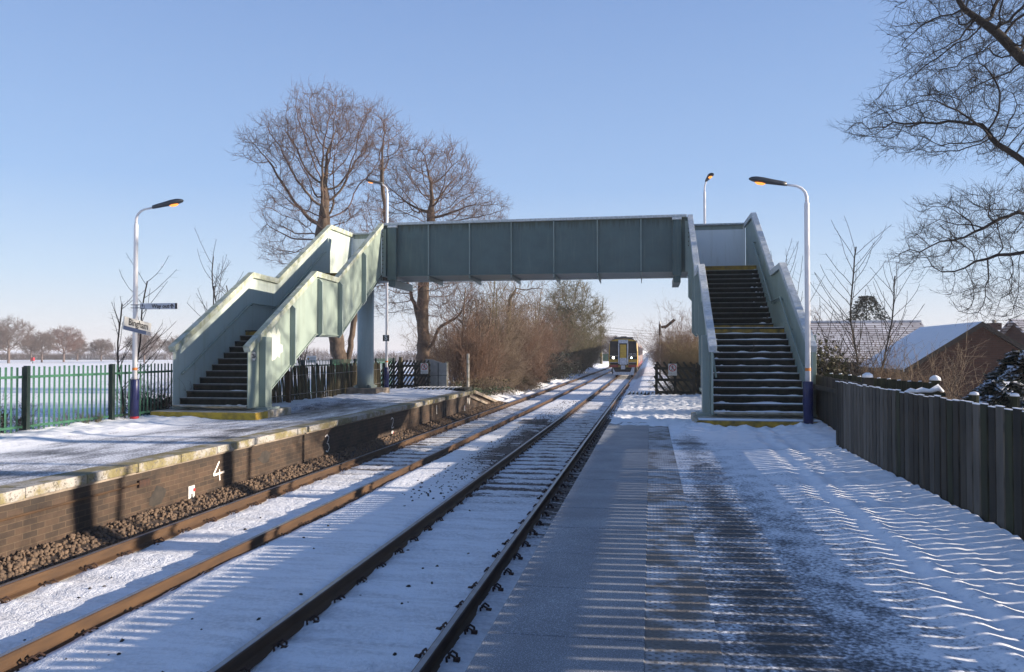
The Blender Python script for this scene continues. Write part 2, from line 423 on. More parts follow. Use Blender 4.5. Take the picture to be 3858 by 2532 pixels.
ys = [-40,-25,-15,-8,-3,0,3,6,9,12,14,16,18,20,22,24,26,28,30,32,33,34,35,36,37,38,40,42,45,48,52,56,60,65,70,76,83,90,100,110,122,136,150,166,185,205,230,260,300,350,420,520,650,820,1050,1400,1900,2600,3600,5200]
ground = grid_mesh('ground', xs, ys, ground_h, ground_b, m_ground, 'structure')

# ------------------------------------------------------------------ track bed
RX = [-6.55, -5.045, -3.24, -1.735]
SLP = .65
def tb_h(x, y):
    z = -.125+.012*fbm(x, y, 1, 3, 3)
    dr = min(abs(x-r) for r in RX)
    incess = (RX[0] < x < RX[1]) or (RX[2] < x < RX[3])
    ph = ((y+.1) % SLP)/SLP
    if incess:
        z += .016*noise.noise(Vector((x*8, y*7, 1)))+.010*abs(noise.noise(Vector((x*16, y*14, 3))))
        z += -.02+.022*math.cos(2*PI*ph)
        z -= .02*sstep(.16, .08, dr)
    elif RX[1] <= x <= RX[2]:
        z = -.135+.065*sstep(.05, .25, dr)+.03*fbm(x, y, 4, 3, 1.1)+.015*math.sin(y*.9)*sstep(.3, .1, dr)
    elif x < RX[0]:
        z = -.17+.19*sstep(RX[0]-.15, RX[0]-.75, x)+.02*fbm(x, y, 7, 3, 6)
        if y > 38: z = -.16+.14*sstep(RX[0]-.2, RX[0]-1.2, x)+.07*fbm(x, y, 7, 3, .7)
    else:
        z = -.14-.03*sstep(RX[3]+.1, RX[3]+.5, x)+.03*fbm(x, y, 3, 3, 1.3)
        if y > 30.4: z = -.14+.30*sstep(RX[3]+.35, RX[3]+1.1, x)+.10*fbm(x, y*1.0, 3, 3, .45)+.03*fbm(x, y, 3, 2, 2)
    return z
def tb_b(x, y):
    v = .05+.30*max(0, fbm(x, y, 11, 3, .5))
    incess = (RX[0] < x < RX[1]) or (RX[2] < x < RX[3])
    ph = math.cos(2*PI*((y+.1) % SLP)/SLP)
    if x < RX[0]-.02:
        if y < 38.5: v = .95
        else: v = .18+.5*max(0, fbm(x, y, 12, 3, .35))
    elif incess:
        k = sstep(13, 17, y)*(1-.55*sstep(32, 46, y))
        if RX[2] < x: k = max(k, .95*sstep(11, 15, y)*(1-.5*sstep(34, 50, y)))
        if x < RX[1] and y > 44: k = max(k, .75*sstep(44, 60, y))
        v += .44*k*(.75-.45*ph)
        if y < 12: v += .10*max(0, -ph)
    elif RX[1] <= x <= RX[2]:
        c = sstep(14, 18, y)*sstep(34, 26, y)*sstep(-4.6, -3.7, x)
        v += .46*c*(1+fbm(x, y, 15, 3, 1.2))
        v += .10*sstep(46, 70, y)
        v += .30*sstep(-3.5, -3.3, x)*sstep(10, 16, y)
        if abs(x+4.1) < .5 and 27 < y < 29: v += .4
    else:
        if y < 30.4: v = .16+.42*sstep(8, 13, y)*sstep(-1.0, -1.4, x)
        else: v = .06
    return v
txs = lin(-7.36, -6.66, .06)+lin(-6.62, -4.98, .082)+lin(-4.9, -3.4, .083)+lin(-3.32, -1.66, .083)+lin(-1.6, -.70, .075)+[-.5, -.25, .05, .4, .8, 1.2, 1.6]
tys = lin(2, 40, .13)+lin(40.3, 90, .5)+lin(92, 200, 3)+lin(210, 900, 30)
trackbed = grid_mesh('trackbed', txs, tys, tb_h, tb_b, m_track, 'structure')

# ballast stones lying along the foot of the platform wall and poking out of the snow
def rock_field(name, pts, rng, mat, kind='stuff'):
    ico = bmesh.new(); bmesh.ops.create_icosphere(ico, subdivisions=1, radius=1)
    bv = np.array([v.co[:] for v in ico.verts]); bf = np.array([[v.index for v in f.verts] for f in ico.faces]); ico.free()
    nv = len(bv); P = np.array(pts); n = len(P)
    sc = P[:, 3][:, None, None]*rng.uniform(.65, 1.25, (n, 1, 3))
    V = bv[None]*(1+rng.uniform(-.28, .28, (n, nv, 1)))*sc
    a = rng.uniform(0, 6.28, n); ca, sa = np.cos(a), np.sin(a)
    X = V[..., 0]*ca[:, None]-V[..., 1]*sa[:, None]; Y = V[..., 0]*sa[:, None]+V[..., 1]*ca[:, None]
    t_ = rng.uniform(-.8, .8, n)[:, None]; Zr = V[..., 2]+X*t_*.5
    V = np.stack([X+P[:, 0][:, None], Y+P[:, 1][:, None], Zr+P[:, 2][:, None]], -1).reshape(-1, 3)
    F = (bf[None]+np.arange(n)[:, None, None]*nv).reshape(-1, 3)
    o = link(name, np_mesh(name, V, F), mat)
    tag(o, kind=kind); return o
rng = np.random.default_rng(4)
pts = []
for i in range(6200):
    y = 6+33*rng.random()**1.5; x = rng.uniform(-7.3, -6.66)
    pts.append((x, y, tb_h(x, y)+.012, rng.uniform(.018, .036)))
st = rock_field('ballast', pts, rng, m_stone); tag(st, 'loose brown ballast stones heaped along the foot of the brick platform wall', 'ballast')
pts = []
for i in range(420):
    y = 5.5+50*rng.random()**1.4; x = rng.uniform(-6.4, -1.0)
    if min(abs(x-r) for r in RX) < .07: continue
    if fbm(x, y, 21, 3, .8) < -.02: continue
    pts.append((x, y, tb_h(x, y)-.004, rng.uniform(.012, .026)))
for i in range(1500):
    y = rng.uniform(13, 40); x = rng.choice([rng.uniform(-4.3, -3.4), rng.uniform(-1.6, -1.1)])
    pts.append((x, y, tb_h(x, y)-.004, rng.uniform(.014, .028)))
st = rock_field('track_stones', pts, rng, m_sleeper); tag(st, 'dark ballast stones poking through the snow between the rails', 'ballast')

# ------------------------------------------------------------------ rails, sleepers and clips
RAILP = [(-.07,-.159),(.07,-.159),(.07,-.148),(.022,-.128),(.010,-.115),(.010,-.045),(.036,-.034),(.036,-.006),(.024,0),(-.024,0),(-.036,-.006),(-.036,-.034),(-.010,-.045),(-.010,-.115),(-.022,-.128),(-.07,-.148)]
def rail_obj(x, par):
    b = MB(); b.prism([(x+p, q) for p, q in RAILP], 'y', -3, 900); r = b.build('rail', m_rail, par)
    h = MB(); h.prism([(x-.025, .0005), (x+.025, .0005), (x+.02, .003), (x-.02, .003)], 'y', -3, 900); h.build('running_surface', m_railtop, r)
    return r
def clip_mb(b, x, y, sgn):
    z0 = -.142
    cx = x+sgn*.095
    for dy in (-.045, .035):                      # sprung steel loop standing up from the sleeper
        b.tube([(cx-.0, y+dy, z0-.01), (cx-.005*sgn, y+dy, z0+.045), (cx+.02*sgn, y+dy+.03, z0+.062), (cx+.05*sgn, y+dy+.05, z0+.035), (cx+.055*sgn, y+dy+.045, z0-.01)], .011, 5)
    b.box(cx+min(.045*sgn, .095*sgn), cx+max(.045*sgn, .095*sgn), y-.02, y+.03, z0-.03, z0+.03)
for ti, (xa, xb, lab) in enumerate([(RX[0], RX[1], 'snowy railway track beside the numbered brick platform wall'), (RX[2], RX[3], 'snowy railway track the train is coming along beside the near platform')]):
    tr = thing('railway_track', lab, 'railway track', ((xa+xb)/2, 3, 0), 'railway tracks')
    rail_obj(xa, tr); rail_obj(xb, tr)
    first = None
    for k in range(70):
        y = 3.9+SLP*k-((3.9+.1) % SLP)
        if first is None:
            b = MB(); b.box((xa+xb)/2-1.3, (xa+xb)/2+1.3, y-.12, y+.12, -.32, -.163); first = b.build('sleeper', m_sleeper, tr); y00 = y
        else:
            c = first.copy(); COL.objects.link(c); c.location.y = y-y00
    b = MB()
    for k in range(70, 420):
        y = 3.9+SLP*k-((3.9+.1) % SLP); b.box((xa+xb)/2-1.3, (xa+xb)/2+1.3, y-.12, y+.12, -.32, -.163)
    b.build('sleepers', m_sleeper, tr)['kind'] = 'stuff'
    protos = {}; cnt = 0; far = MB()
    for k in range(0, 90):
        y = 3.9+SLP*k-((3.9+.1) % SLP)
        for x in (xa, xb):
            for s_ in (-1, 1):
                if k < 24:
                    key = (x, s_)
                    if key not in protos:
                        b = MB(); clip_mb(b, x, y, s_); protos[key] = (b.build('rail_clip', m_clip, tr, True), y)
                    else:
                        c = protos[key][0].copy(); COL.objects.link(c); c.location.y = y-protos[key][1]+random.Random(k).uniform(-.015, .015); c.location.z = random.Random(k*7+s_).uniform(-.02, .008)
                else: clip_mb(far, x, y, s_)
    far.build('rail_clips', m_clip, tr)['kind'] = 'stuff'

# ------------------------------------------------------------------ right platform (the one the camera stands on)
PZ = .79
pr = thing('station_platform', 'near platform of frosted slabs striped with fence shadows, under the camera', 'platform', (1, 10, 0))
b = MB(); b.box(-.84, 3.55, -8, 30.2, -.42, PZ-.075); b.build('platform_wall', m_brick, pr)
b = MB(); y = -7.6; rr = random.Random(3)
while y < 17.7:
    b.box(-.92, -.035, y, y+.922, PZ-.07, PZ+rr.uniform(-.002, .002)); y += .93
b.build('edge_slabs', m_slab, pr, bevel=.006)
def pr_h(x, y):
    z = PZ-.012
    sn = sstep(.9, 2.1, x+.35*fbm(x, y, 2, 2, .5))
    lump = sstep(1.6, 2.5, x+.3*fbm(x, y*.4, 8, 2, .8))
    z += sn*(.02+.012*fbm(x, y, 5, 3, 2.5))
    # wheel ruts and footprints trodden along the fence
    for cx, wd, dp in ((1.62, .11, .010), (2.02, .09, .016), (2.33, .10, .010)):
        q = (x-cx-.13*math.sin(y*.31+cx)-.10*noise.noise(Vector((y*.9, cx, 0)))-.04*noise.noise(Vector((y*4, cx, 2))))/wd
        z += sn*(-dp*math.exp(-q*q)+dp*.9*(1+1.2*noise.noise(Vector((y*5, cx, 5))))*math.exp(-(abs(q)-1.7)**2*1.6))
    z += lump*(.012*abs(noise.noise(Vector((x*5.5, y*3.6, 0))))+.010*noise.noise(Vector((x*12, y*9, 3)))+.014*fbm(x, y, 6, 3, 3)+.030*max(0, noise.noise(Vector((x*7, y*5.5, 9)))-.15)+.008*noise.noise(Vector((x*21, y*19, 4))))+(1-lump)*sn*(.006*noise.noise(Vector((x*9, y*7, 2)))+.006*abs(noise.noise(Vector((x*5, y*4, 6)))))
    z += .045*sstep(2.4, 3.0, x)+.04*sstep(2.75, 3.0, x)*(.5+noise.noise(Vector((0, y*5, 2))))
    if y > 15:
        k = sstep(15, 17.2, y)
        z += k*(.02+.05*abs(noise.noise(Vector((x*4.5, y*2.6, 5))))+.055*max(0, noise.noise(Vector((x*7.5, y*5.0, 8))))+.02*fbm(x, y, 9, 3, 4)+.012*noise.noise(Vector((x*10, y*7, 3))))
        z += .085*math.exp(-((y-17.0)/.3)**2)*sstep(.5, .95, x)*max(0, 1.0-.75*sstep(1.0, 1.7, x)+1.1*fbm(x*1.6, y, 4, 2, 1.2))
        z += .06*math.exp(-((x-.75)/.3)**2-((y-16.9)/.8)**2)
        if y > 17.5: z -= .02*sstep(.1, -.2, x)*k
    return z
def pr_b(x, y):
    v = .46
    v += .36*math.exp(-((x-.70)/.24)**2)*(1+.9*fbm(x, y, 1, 3, .9))
    v += .07*math.exp(-((x-1.35)/.3)**2)*(.5+fbm(x, y, 4, 3, .6))
    v -= .42*sstep(1.0, 2.0, x+.25*fbm(x, y, 2, 2, .5))
    v += .15*math.exp(-((x-1.68)/.18)**2)
    v -= .20*sstep(2.2, 2.6, x)
    v += .10*sstep(6.5, 4.5, y)*sstep(1.9, 1.2, x)
    v -= .28*sstep(7, 14, y)
    v -= .5*sstep(15.0, 16.3, y+.5*fbm(x, y, 6, 2, 1))
    q = ((x-.65)/.28)**2+((y-14.35)/.16)**2
    v += .5*math.exp(-q)
    return max(-.2, v)
pxs = lin(.37, 2.9, .04)+[2.93, 2.96, 2.985]
pys = lin(-2, 3, .5)[:-1]+lin(3, 17.7, .04)
grid_mesh('walking_surface', pxs, [y for y in pys if y < 13.62], pr_h, pr_b, m_platR, parent=pr)
grid_mesh('walking_surface', lin(.37, 3.5, .045), lin(13.6, 17.9, .045), pr_h, pr_b, m_platR, parent=pr)
def sc_h(x, y):
    q = 17.55+.45*noise.noise(Vector((x*2.3, 4, 0)))+.15*noise.noise(Vector((x*9, 2, 0)))
    return pr_h(x, max(y, 17.3))-.09*sstep(q+.12, q-.25, y)*(1 if x < .45 else 1.6)
grid_mesh('snow_cover', lin(-.9, 3.5, .065), lin(16.9, 30.2, .08), sc_h, lambda x, y: 0, snow, parent=pr, attr=False)
# tactile strip with rows of raised bars
m, t, bs = nodes_of('tactile_strip'); v = coords(t); sp = N(t, 'ShaderNodeSeparateXYZ'); t.links.new(v, sp.inputs[0])
wx = math_n(t, 'SINE', math_n(t, 'MULTIPLY', sp.outputs['X'], 2*PI/.066)); wy = math_n(t, 'SINE', math_n(t, 'MULTIPLY', sp.outputs['Y'], 2*PI/.066))
dot = math_n(t, 'MULTIPLY', wx, wy); dots = ramp(t, dot, [(.45, (0,0,0)), (.75, (1,1,1))])
fr = noise_n(t, v, 2.6, 6, .6)
vs_ = coords(t, (1.5, 1.5, 1)); fr2 = noise_n(t, vs_, 1.9, 6, .68)
base = ramp(t, fr2, [(.36, (.50,.52,.56)), (.49, (.30,.315,.345)), (.57, (.13,.115,.10)), (.74, (.10,.085,.07))])
hole = mix_n(t, math_n(t, 'MULTIPLY', dots, ramp(t, fr, [(.4, (0,0,0)), (.55, (1,1,1))])), base, (.10,.09,.085))
hole = mix_n(t, ramp(t, noise_n(t, v, 60, 3, .7), [(.5, (0,0,0)), (.7, (.55,.55,.55))]), hole, (.20,.205,.21))
t.links.new(hole, bs.inputs['Base Color']); bs.inputs['Roughness'].default_value = .6
bump_n(t, bs, dots, .6, .008)
b = MB(); b.quad((-.034, -8, PZ-.006), (.369, -8, PZ-.006), (.369, 17.7, PZ-.006), (-.034, 17.7, PZ-.006)); b.build('tactile_strip', m, pr)

# ------------------------------------------------------------------ left platform
pl = thing('station_platform', 'far platform with a numbered brick wall and mossy white coping beside the empty track', 'platform', (-9.7, 20, 0))
b = MB(); b.box(-12.35, -7.35, 2, 32.6, -.42, PZ-.135); b.build('brick_wall', m_brick, pl)
b = MB(); y = 2.0; rr = random.Random(5)
while y < 32.5:
    y1 = min(y+1.05, 32.69); dx = rr.uniform(-.008, .008)
    b.box(-7.25+dx-.42, -7.25+dx, y, y1-.012, PZ-.13+rr.uniform(-.006, .006), PZ+rr.uniform(-.004, .004)); y = y1
b.build('coping', m_coping, pl, bevel=.012)
b = MB(); b.box(-7.352, -7.30, 2, 32.6, PZ-.16, PZ-.128); b.build('corbel_course', m_kerbdark, pl)
def pl_h(x, y):
    z = PZ-.004
    k = sstep(-10.1, -10.9, x+.4*fbm(x, y, 2, 2, .6))
    if y > 21: k = sstep(-8.6, -9.6, x+.5*fbm(x, y, 2, 2, .6))
    if y > 28.5: k = max(k, .9*sstep(-7.7, -8.4, x))
    z += k*(.04+.085*abs(noise.noise(Vector((x*3.6, y*2.8, 0))))+.03*fbm(x, y, 6, 3, 2.6))
    z += .004*fbm(x, y, 3, 2, 3)
    return z
def pl_b(x, y):
    v = .50+.25*fbm(x, y*.5, 2, 3, .7)
    v -= .45*sstep(-9.6, -10.9, x+.5*fbm(x, y, 2, 2, .6))
    v -= .10*sstep(-8.0, -8.8, x)
    if y > 17:
        q = ((x+9.0-.02*(y-21))/.55)**2+((y-21.0)/2.8)**2; v += .50*math.exp(-q)
        q = ((x+8.0)/.35)**2+((y-22.5)/2.0)**2; v += .15*math.exp(-q)
        v -= .40*sstep(24.5, 28, y)*sstep(-7.5, -8.3, x)
    for (px, py, rx, ry, a) in ((-8.3, 15.2, .5, .35, .35), (-8.0, 13.8, .35, .25, .3), (-9.2, 11.2, .6, .3, .3), (-8.6, 9.0, .5, .3, .28), (-9.9, 9.9, .5, .4, .3)):
        v += a*math.exp(-((x-px)/rx)**2-((y-py)/ry)**2)
    return v
grid_mesh('walking_surface', lin(-12.35, -7.66, .09), lin(6, 32.7, .09), pl_h, pl_b, m_platL, parent=pl)
# ramp down at the far end
b = MB(); b.prism([(32.7, PZ-.002), (38.7, -.10), (38.7, -.4), (32.7, -.4)], 'x', -9.2, -7.38); b.build('end_ramp', m_brick, pl)
b = MB(); b.prism([(32.7, PZ), (38.7, -.09), (38.7, -.2), (32.7, PZ-.13)], 'x', -7.37, -7.24); b.build('ramp_edging', m_kerbdark, pl)
b = MB(); b.prism([(31.9, .66), (36.2, .0), (36.2, -.10), (31.9, .55)], 'x', -7.36, -7.30); b.build('ramp_stringcourse', m_kerbdark, pl)
b = MB(); b.quad((-9.2, 32.72, PZ+.006), (-7.38, 32.72, PZ+.006), (-7.38, 38.72, -.085), (-9.2, 38.72, -.085)); b.build('ramp_snow', snow, pl)
# conduit, painted numbers and marker plates on the wall
def ribbon(par, pts, wd, x, name, mat):
    b = MB()
    pts = [Vector((x, p[0], p[1])) for p in pts]
    L = []; Rr = []
    for i, p in enumerate(pts):
        d = (pts[min(i+1, len(pts)-1)]-pts[max(i-1, 0)]).normalized(); n = Vector((0, -d.z, d.y))
        k = wd*(.8+.35*abs(math.sin(i*1.7)))/2
        L.append(p+n*k); Rr.append(p-n*k)
    for i in range(len(pts)-1): b.quad(L[i], Rr[i], Rr[i+1], L[i+1])
    o = b.build(name, mat, par); return o
wx_ = -7.346
ribbon(pl, [(12.74,.50),(12.70,.46),(12.63,.38),(12.56,.30),(12.56,.285),(12.66,.29),(12.80,.295),(12.90,.30)], .035, wx_, 'painted_number', m_patch)
ribbon(pl, [(12.745,.36),(12.745,.27),(12.76,.17)], .03, wx_+.001, 'painted_number', m_patch)
ribbon(pl, [(17.28,.45),(17.40,.48),(17.50,.42),(17.44,.33),(17.38,.29),(17.48,.26),(17.53,.17),(17.44,.09),(17.33,.12)], .030, wx_, 'painted_number', m_patch)
ribbon(pl, [(21.98,.45),(22.08,.50),(22.20,.45),(22.18,.36),(22.04,.22),(22.05,.20),(22.25,.21)], .030, wx_, 'painted_number', m_patch)
ribbon(pl, [(26.96,.54),(26.95,.40),(26.97,.22)], .06, wx_, 'painted_number', m_patch)
ribbon(pl, [(31.72,.53),(31.80,.30),(31.92,.50),(32.02,.26),(32.16,.52)], .09, wx_, 'painted_number', m_patch)
b = MB(); b.tube([(-7.33, 6, .45), (-7.33, 8.5, .46), (-7.33, 10.55, .475)], .016, 6); b.build('conduit', m_rail, pl)
b = MB(); b.box(-7.35, -7.31, 10.5, 10.75, .42, .52); b.build('junction_box', m_clip, pl)
for (y0, y1, z0, z1) in ((11.79, 11.97, -.02, .22), (22.0, 22.18, -.08, .12), (31.1, 31.24, .03, .25)):
    b = MB(); b.box(-7.348, -7.335, y0, y1, z0, z1); p_ = b.build('marker_plate', m_signwhite, pl)
    b = MB(); b.box(-7.3345, -7.332, y0+(y1-y0)*.45, y0+(y1-y0)*.62, z0+.05, z0+.11); b.build('plate_mark', m_black, p_)
    b = MB(); b.box(-7.3345, -7.331, y0+(y1-y0)*.75, y1+.01, z1-.10, z1-.05); b.build('red_mark', m_red, p_)
m_tar = mk('tar', (.022,.020,.018), (.05,.04,.033), 6, .8)
# black tar patches on the wall
for (y0, z0, w2, h2) in ((11.0, .2, .22, .35), (14.4, .36, .3, .25)):
    rr = random.Random(int(y0)); b = MB(); n0 = 14
    b.v = [(-7.3465, y0+w2*math.cos(2*PI*i/n0)*rr.uniform(.6, 1.1), z0+h2/2*math.sin(2*PI*i/n0)*rr.uniform(.7, 1.1)) for i in range(n0)]; b.f = [tuple(range(n0))]
    b.build('tar_patch', m_tar, pl)

# trespass guards: rows of sharp tarred ridges across the platform ends
def guard(lab, x0, x1, y0, y1, z, n, snowy):
    g = thing('trespass_guard', lab, 'trespass guard', ((x0+x1)/2, y0, z), 'trespass guards at the platform ends')
    p = (x1-x0)/n
    for i in range(n):
        b = MB(); xa = x0+i*p
        b.prism([(xa, z), (xa+p*.95, z), (xa+p*.80, z+.11), (xa+p*.70, z+.12)], 'y', y0, y1); b.build('ridge', m_trellis, g)
    b = MB(); b.box(x0-.05, x1, y0-.06, y0-.003, z-.03, z+.05); b.build('rail_board', m_trellis, g)
    if snowy:
        b = MB()
        for i in range(n-(2 if z > .5 else 0)):
            xa = x0+i*p; b.prism([(xa+.02, z+.02), (xa+p*.62, z+.10), (xa+p*.5, z+.125), (xa-.02, z+.06)], 'y', y0+.03, y1-.02)
        b.build('snow', snow, g)
guard('tarred ridge guard under snow at the end of the far platform', -9.75, -7.5, 31.95, 33.3, PZ+.01, 12, True)
guard('tarred ridge guard at the foot of the right hand trellis, near the train', -.88, .14, 30.3, 31.5, .74, 7, True)
b = MB(); b.tube([(-7.9, 34.2, .3), (-7.9, 34.2, 2.32)], .06, 8); q = b.build('marker_post', m_conc, None, bevel=.01)
tag(q, 'slim pale concrete post standing at the far platform ramp', 'post')
# ------------------------------------------------------------------ footbridge
YN, YF = 27.75, 29.75
XLN, XLF, XRN, XRF = -9.60, -11.58, 1.345, 3.42
fb = thing('footbridge', 'pale green steel footbridge, plated span over both tracks, staircases at its ends', 'footbridge', (-4.1, 28.7, .79))
TOPL = [(17.80, 2.52), (21.75, 4.74), (23.35, 4.70), (27.55, 7.06)]
BOT = [(27.55, 5.26), (23.70, 2.92), (21.83, 2.92), (18.95, 1.40), (18.45, 1.02), (17.9, 1.02)]
def top_z(y):
    for (a, za), (b_, zb) in zip(TOPL, TOPL[1:]):
        if y <= b_: return za+(zb-za)*(y-a)/(b_-a)
    return TOPL[-1][1]
def bot_z(y):
    q = BOT[::-1]
    for (a, za), (b_, zb) in zip(q, q[1:]):
        if y <= b_ and b_ > a: return za+(zb-za)*(y-a)/(b_-a)
    return 5.26
def cap_poly(line, d=.16):
    low = []
    for i, (y, z) in enumerate(line):
        if i == 0: low.append((y+.085, z-.135))
        else: low.append((y+(.03 if i in (1,) else 0), z-d))
    return line+low[::-1]
def stringer(x, sgn, outer, far, mat, capmat):
    """side plate of a staircase; sgn = outer side direction in X"""
    poly = [(17.9, 2.5)]+[(y, z-.03) for y, z in TOPL[1:]]
    if far: poly += [(YF, 7.03), (YF, 5.1), (27.7, 5.1)]
    poly += BOT
    b = MB(); b.prism(poly, 'x', x-.009, x+.009); p = b.build('parapet', mat, fb)
    line = TOPL+([(YF+.05, 7.06)] if far else [])
    b = MB(); b.prism(cap_poly(line), 'x', x-.085, x+.085); b.build('capping', capmat, p, bevel=.006)
    b = MB()
    for (y0, y1) in ((17.93, 21.8), (21.8, 23.65), (23.65, 27.5)):      # bottom flange follows the underside
        pass
    lo = [(18.95, 1.40), (21.83, 2.92), (23.70, 2.92), (27.5, 5.24)]
    b.prism(lo+[(y, z-.03) for y, z in lo[::-1]], 'x', x-.05, x+.05); b.build('bottom_flange', mat, p)
    for y in (20.2, 21.98, 23.52, 25.6):
        zt, zb = top_z(y)-.20, bot_z(y)-.06
        x0 = x+sgn*.0095; x1 = x+sgn*.165
        b = MB(); b.prism([(x0, zt), (x0+sgn*.05, zt), (x1, zt-.11), (x1, zb+.10), (x0+sgn*.05, zb-.03), (x0, zb-.03)], 'y', y-.035, y+.035)
        b.build('stiffener', m_rib, p)
    b = MB(); b.box(x+min(sgn*.0095, sgn*.19), x+max(sgn*.0095, sgn*.19), 18.45, 18.78, 1.0, top_z(18.6)-.20); b.build('newel_post', m_rib if mat is not m_pale else m_pale, p, bevel=.01)
    b = MB(); b.box(x-.12 if sgn > 0 else x-.32, x+.32 if sgn > 0 else x+.12, 18.3, 18.95, .965, 1.015); b.build('base_plate', m_rib, p)
    # handrail on the inner side
    xi = x-sgn*.085
    pts = [(xi, 18.15, 1.84), (xi, 18.6, 2.08), (xi, 21.55, 3.77), (xi, 21.68, 3.82), (xi, 23.1, 3.80), (xi, 23.25, 3.83), (xi, 26.9, 5.95), (xi, 27.05, 5.99), (xi+sgn*.06, 27.1, 5.99)]
    b = MB(); b.tube(pts, .024, 8); h = b.build('handrail', m_pale, p, True)
    for y in (18.7, 20.2, 21.7, 23.1, 24.6, 26.2):
        z = np.interp(y, [q[1] for q in pts], [q[2] for q in pts]); b = MB(); b.tube([(xi, y, z), (xi, y, z-.05), (x-sgn*.01, y, z-.06)], .012, 5); b.build('rail_bracket', m_pale, h)
    return p
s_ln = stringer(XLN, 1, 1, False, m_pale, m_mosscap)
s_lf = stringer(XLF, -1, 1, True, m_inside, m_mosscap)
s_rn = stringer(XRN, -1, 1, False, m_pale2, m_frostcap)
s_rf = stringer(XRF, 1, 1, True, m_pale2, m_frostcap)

def snow_ridge(x0, x1, y, z, dep, rng_):
    """lumpy snow lying on a tread"""
    n = 16; b = MB(); hs = []
    for i in range(n+1):
        e = min(1, i/2, (n-i)/1.5); hs.append((.006+.042*max(0, noise.noise(Vector((x0+i*.31, y*3, z)))+.35)*e))
    for i in range(n+1):
        x = x0+(x1-x0)*i/n; f = .02+.06*rng_.random()
        for (dy, k) in ((f, 0), (f+.05, .7), (dep*.6, 1), (dep, .6)):
            b.v.append((x, y+dy, z+.002+hs[i]*k))
    for i in range(n):
        for j in range(3):
            a = i*4+j; b.f.append((a, a+4, a+5, a+1))
    return b
def stair(xa, xb, snowy, nm):
    x0, x1 = min(xa, xb)+.012, max(xa, xb)-.012
    rr = random.Random(nm)
    G, RI = .2945, .161
    ny = [(17.88+i*G, 1.086+i*RI) for i in range(13)]
    nu = [(23.25+j*.295, 3.018+(j+1)*.168) for j in range(13)]
    allst = ny+nu
    for i, (y, z) in enumerate(allst):
        last = i == 12; top = i == 25
        dep = 1.86 if last else (YF-y-.02 if top else .31)
        b = MB(); b.box(x0, x1, y, y+dep, z-.035, z)
        if i > 0:
            zl = allst[i-1][1]; b.box(x0, x1, y+.015, y+.03, zl, z-.0352)
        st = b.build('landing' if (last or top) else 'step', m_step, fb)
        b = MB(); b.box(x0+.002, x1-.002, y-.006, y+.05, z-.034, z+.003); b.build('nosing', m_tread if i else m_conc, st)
        if i in (12, 13, 25):
            zl = allst[i-1][1]; b = MB(); b.box(x0+.003, x1-.003, y+.010, y+.0145, zl+.012, z-.036); b.build('yellow_riser', m_yellowd, st)
            if i == 25:
                b = MB(); b.box(x0+.003, x1-.003, y-.0065, y+.35, z-.03, z+.004); b.build('yellow_edge', m_yellowd, st)
        if snowy:
            if i < 13:
                w_ = x1-x0
                sp_ = [(x0+w_*rr.uniform(.04, .35), x1-.02)] if rr.random() < .8 else [(x0+w_*.5, x1-.02)]
                if rr.random() < .6: sp_.append((x0+.02, x0+w_*rr.uniform(.1, .22)))
            else: sp_ = [(x1-rr.uniform(.22, .42), x1-.01)]
            for (sa, sb) in sp_: snow_ridge(sa, sb, y, z, .28 if i != 12 else .6, rr).build('snow', snow, st, True)
            b = MB(); b.box(x0+.01, x1-.01, y-.005, y+(.07 if i < 13 else .03), z+.0035, z+(.016 if i < 13 else .009)); b.build('frost_line', snow if i < 13 else m_frostcap, st)
        elif i < 12:
            b = MB(); b.box(x0+.01, x1-.01, y-.004, y+.09, z+.0035, z+.010); b.build('frost_line', m_frostcap, st)
            if rr.random() < .7: snow_ridge(x0+(x1-x0)*rr.uniform(.55, .8), x1-.02, y, z, .14, rr).build('snow', snow, st, True)
    # closed soffit under the flights
    b = MB(); lo = [(18.4, 1.12), (21.7, 2.88), (23.75, 2.88), (27.6, 5.08)]
    b.prism(lo+[(y, z-.02) for y, z in lo[::-1]], 'x', x0, x1); b.build('soffit', m_rib, fb)
stair(XLF, XLN, False, 3); stair(XRN, XRF, True, 8)

# span: plated girders, deck, ribs, cross beams
gx0, gx1 = -9.585, 1.33
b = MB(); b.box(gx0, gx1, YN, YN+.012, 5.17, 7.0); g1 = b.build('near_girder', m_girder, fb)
b = MB(); b.box(gx0+.09, gx1-.09, YN-.13, YN+.14, 7.0, 7.085); b.build('top_flange', m_frostcap, g1, bevel=.006)
b = MB(); b.box(-9.02, .76, YN-.11, YN+.14, 5.13, 5.17); b.build('bottom_flange', m_girder, g1)
for px in (1613.2, 1768.2, 1925.7, 2085.7, 2250.3, 2414.9):
    x = spot(px, 940, YN-.1).x
    b = MB(); b.prism([(YN-.002, 5.03), (YN-.09, 5.03), (YN-.09, 5.17), (YN-.075, 5.25), (YN-.06, 6.3), (YN-.09, 6.42), (YN-.11, 6.999), (YN-.002, 6.999)], 'x', x-.018, x+.018)
    b.build('stiffener', m_rib, g1)
    b = MB(); b.prism([(YN, 5.0), (YF-.05, 4.93), (YF-.05, 5.128), (YN, 5.128)], 'x', x-.012, x+.012); b.build('cross_beam', m_girder, fb)
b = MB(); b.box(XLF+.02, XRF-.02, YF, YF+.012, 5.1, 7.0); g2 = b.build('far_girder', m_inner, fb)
b = MB(); b.box(XLF+.09, XRF-.09, YF-.12, YF+.14, 7.0, 7.06); b.build('top_flange', m_frostcap, g2, bevel=.006)
b = MB(); b.box(XLF+.1, XRF-.1, YF-.004, YF-.0005, 6.84, 6.998); b.build('upper_strip', m_rib, g2)
b = MB(); b.box(gx0+.02, gx1-.02, YN+.013, YF-.001, 5.135, 5.19); b.build('deck', m_girder, fb)
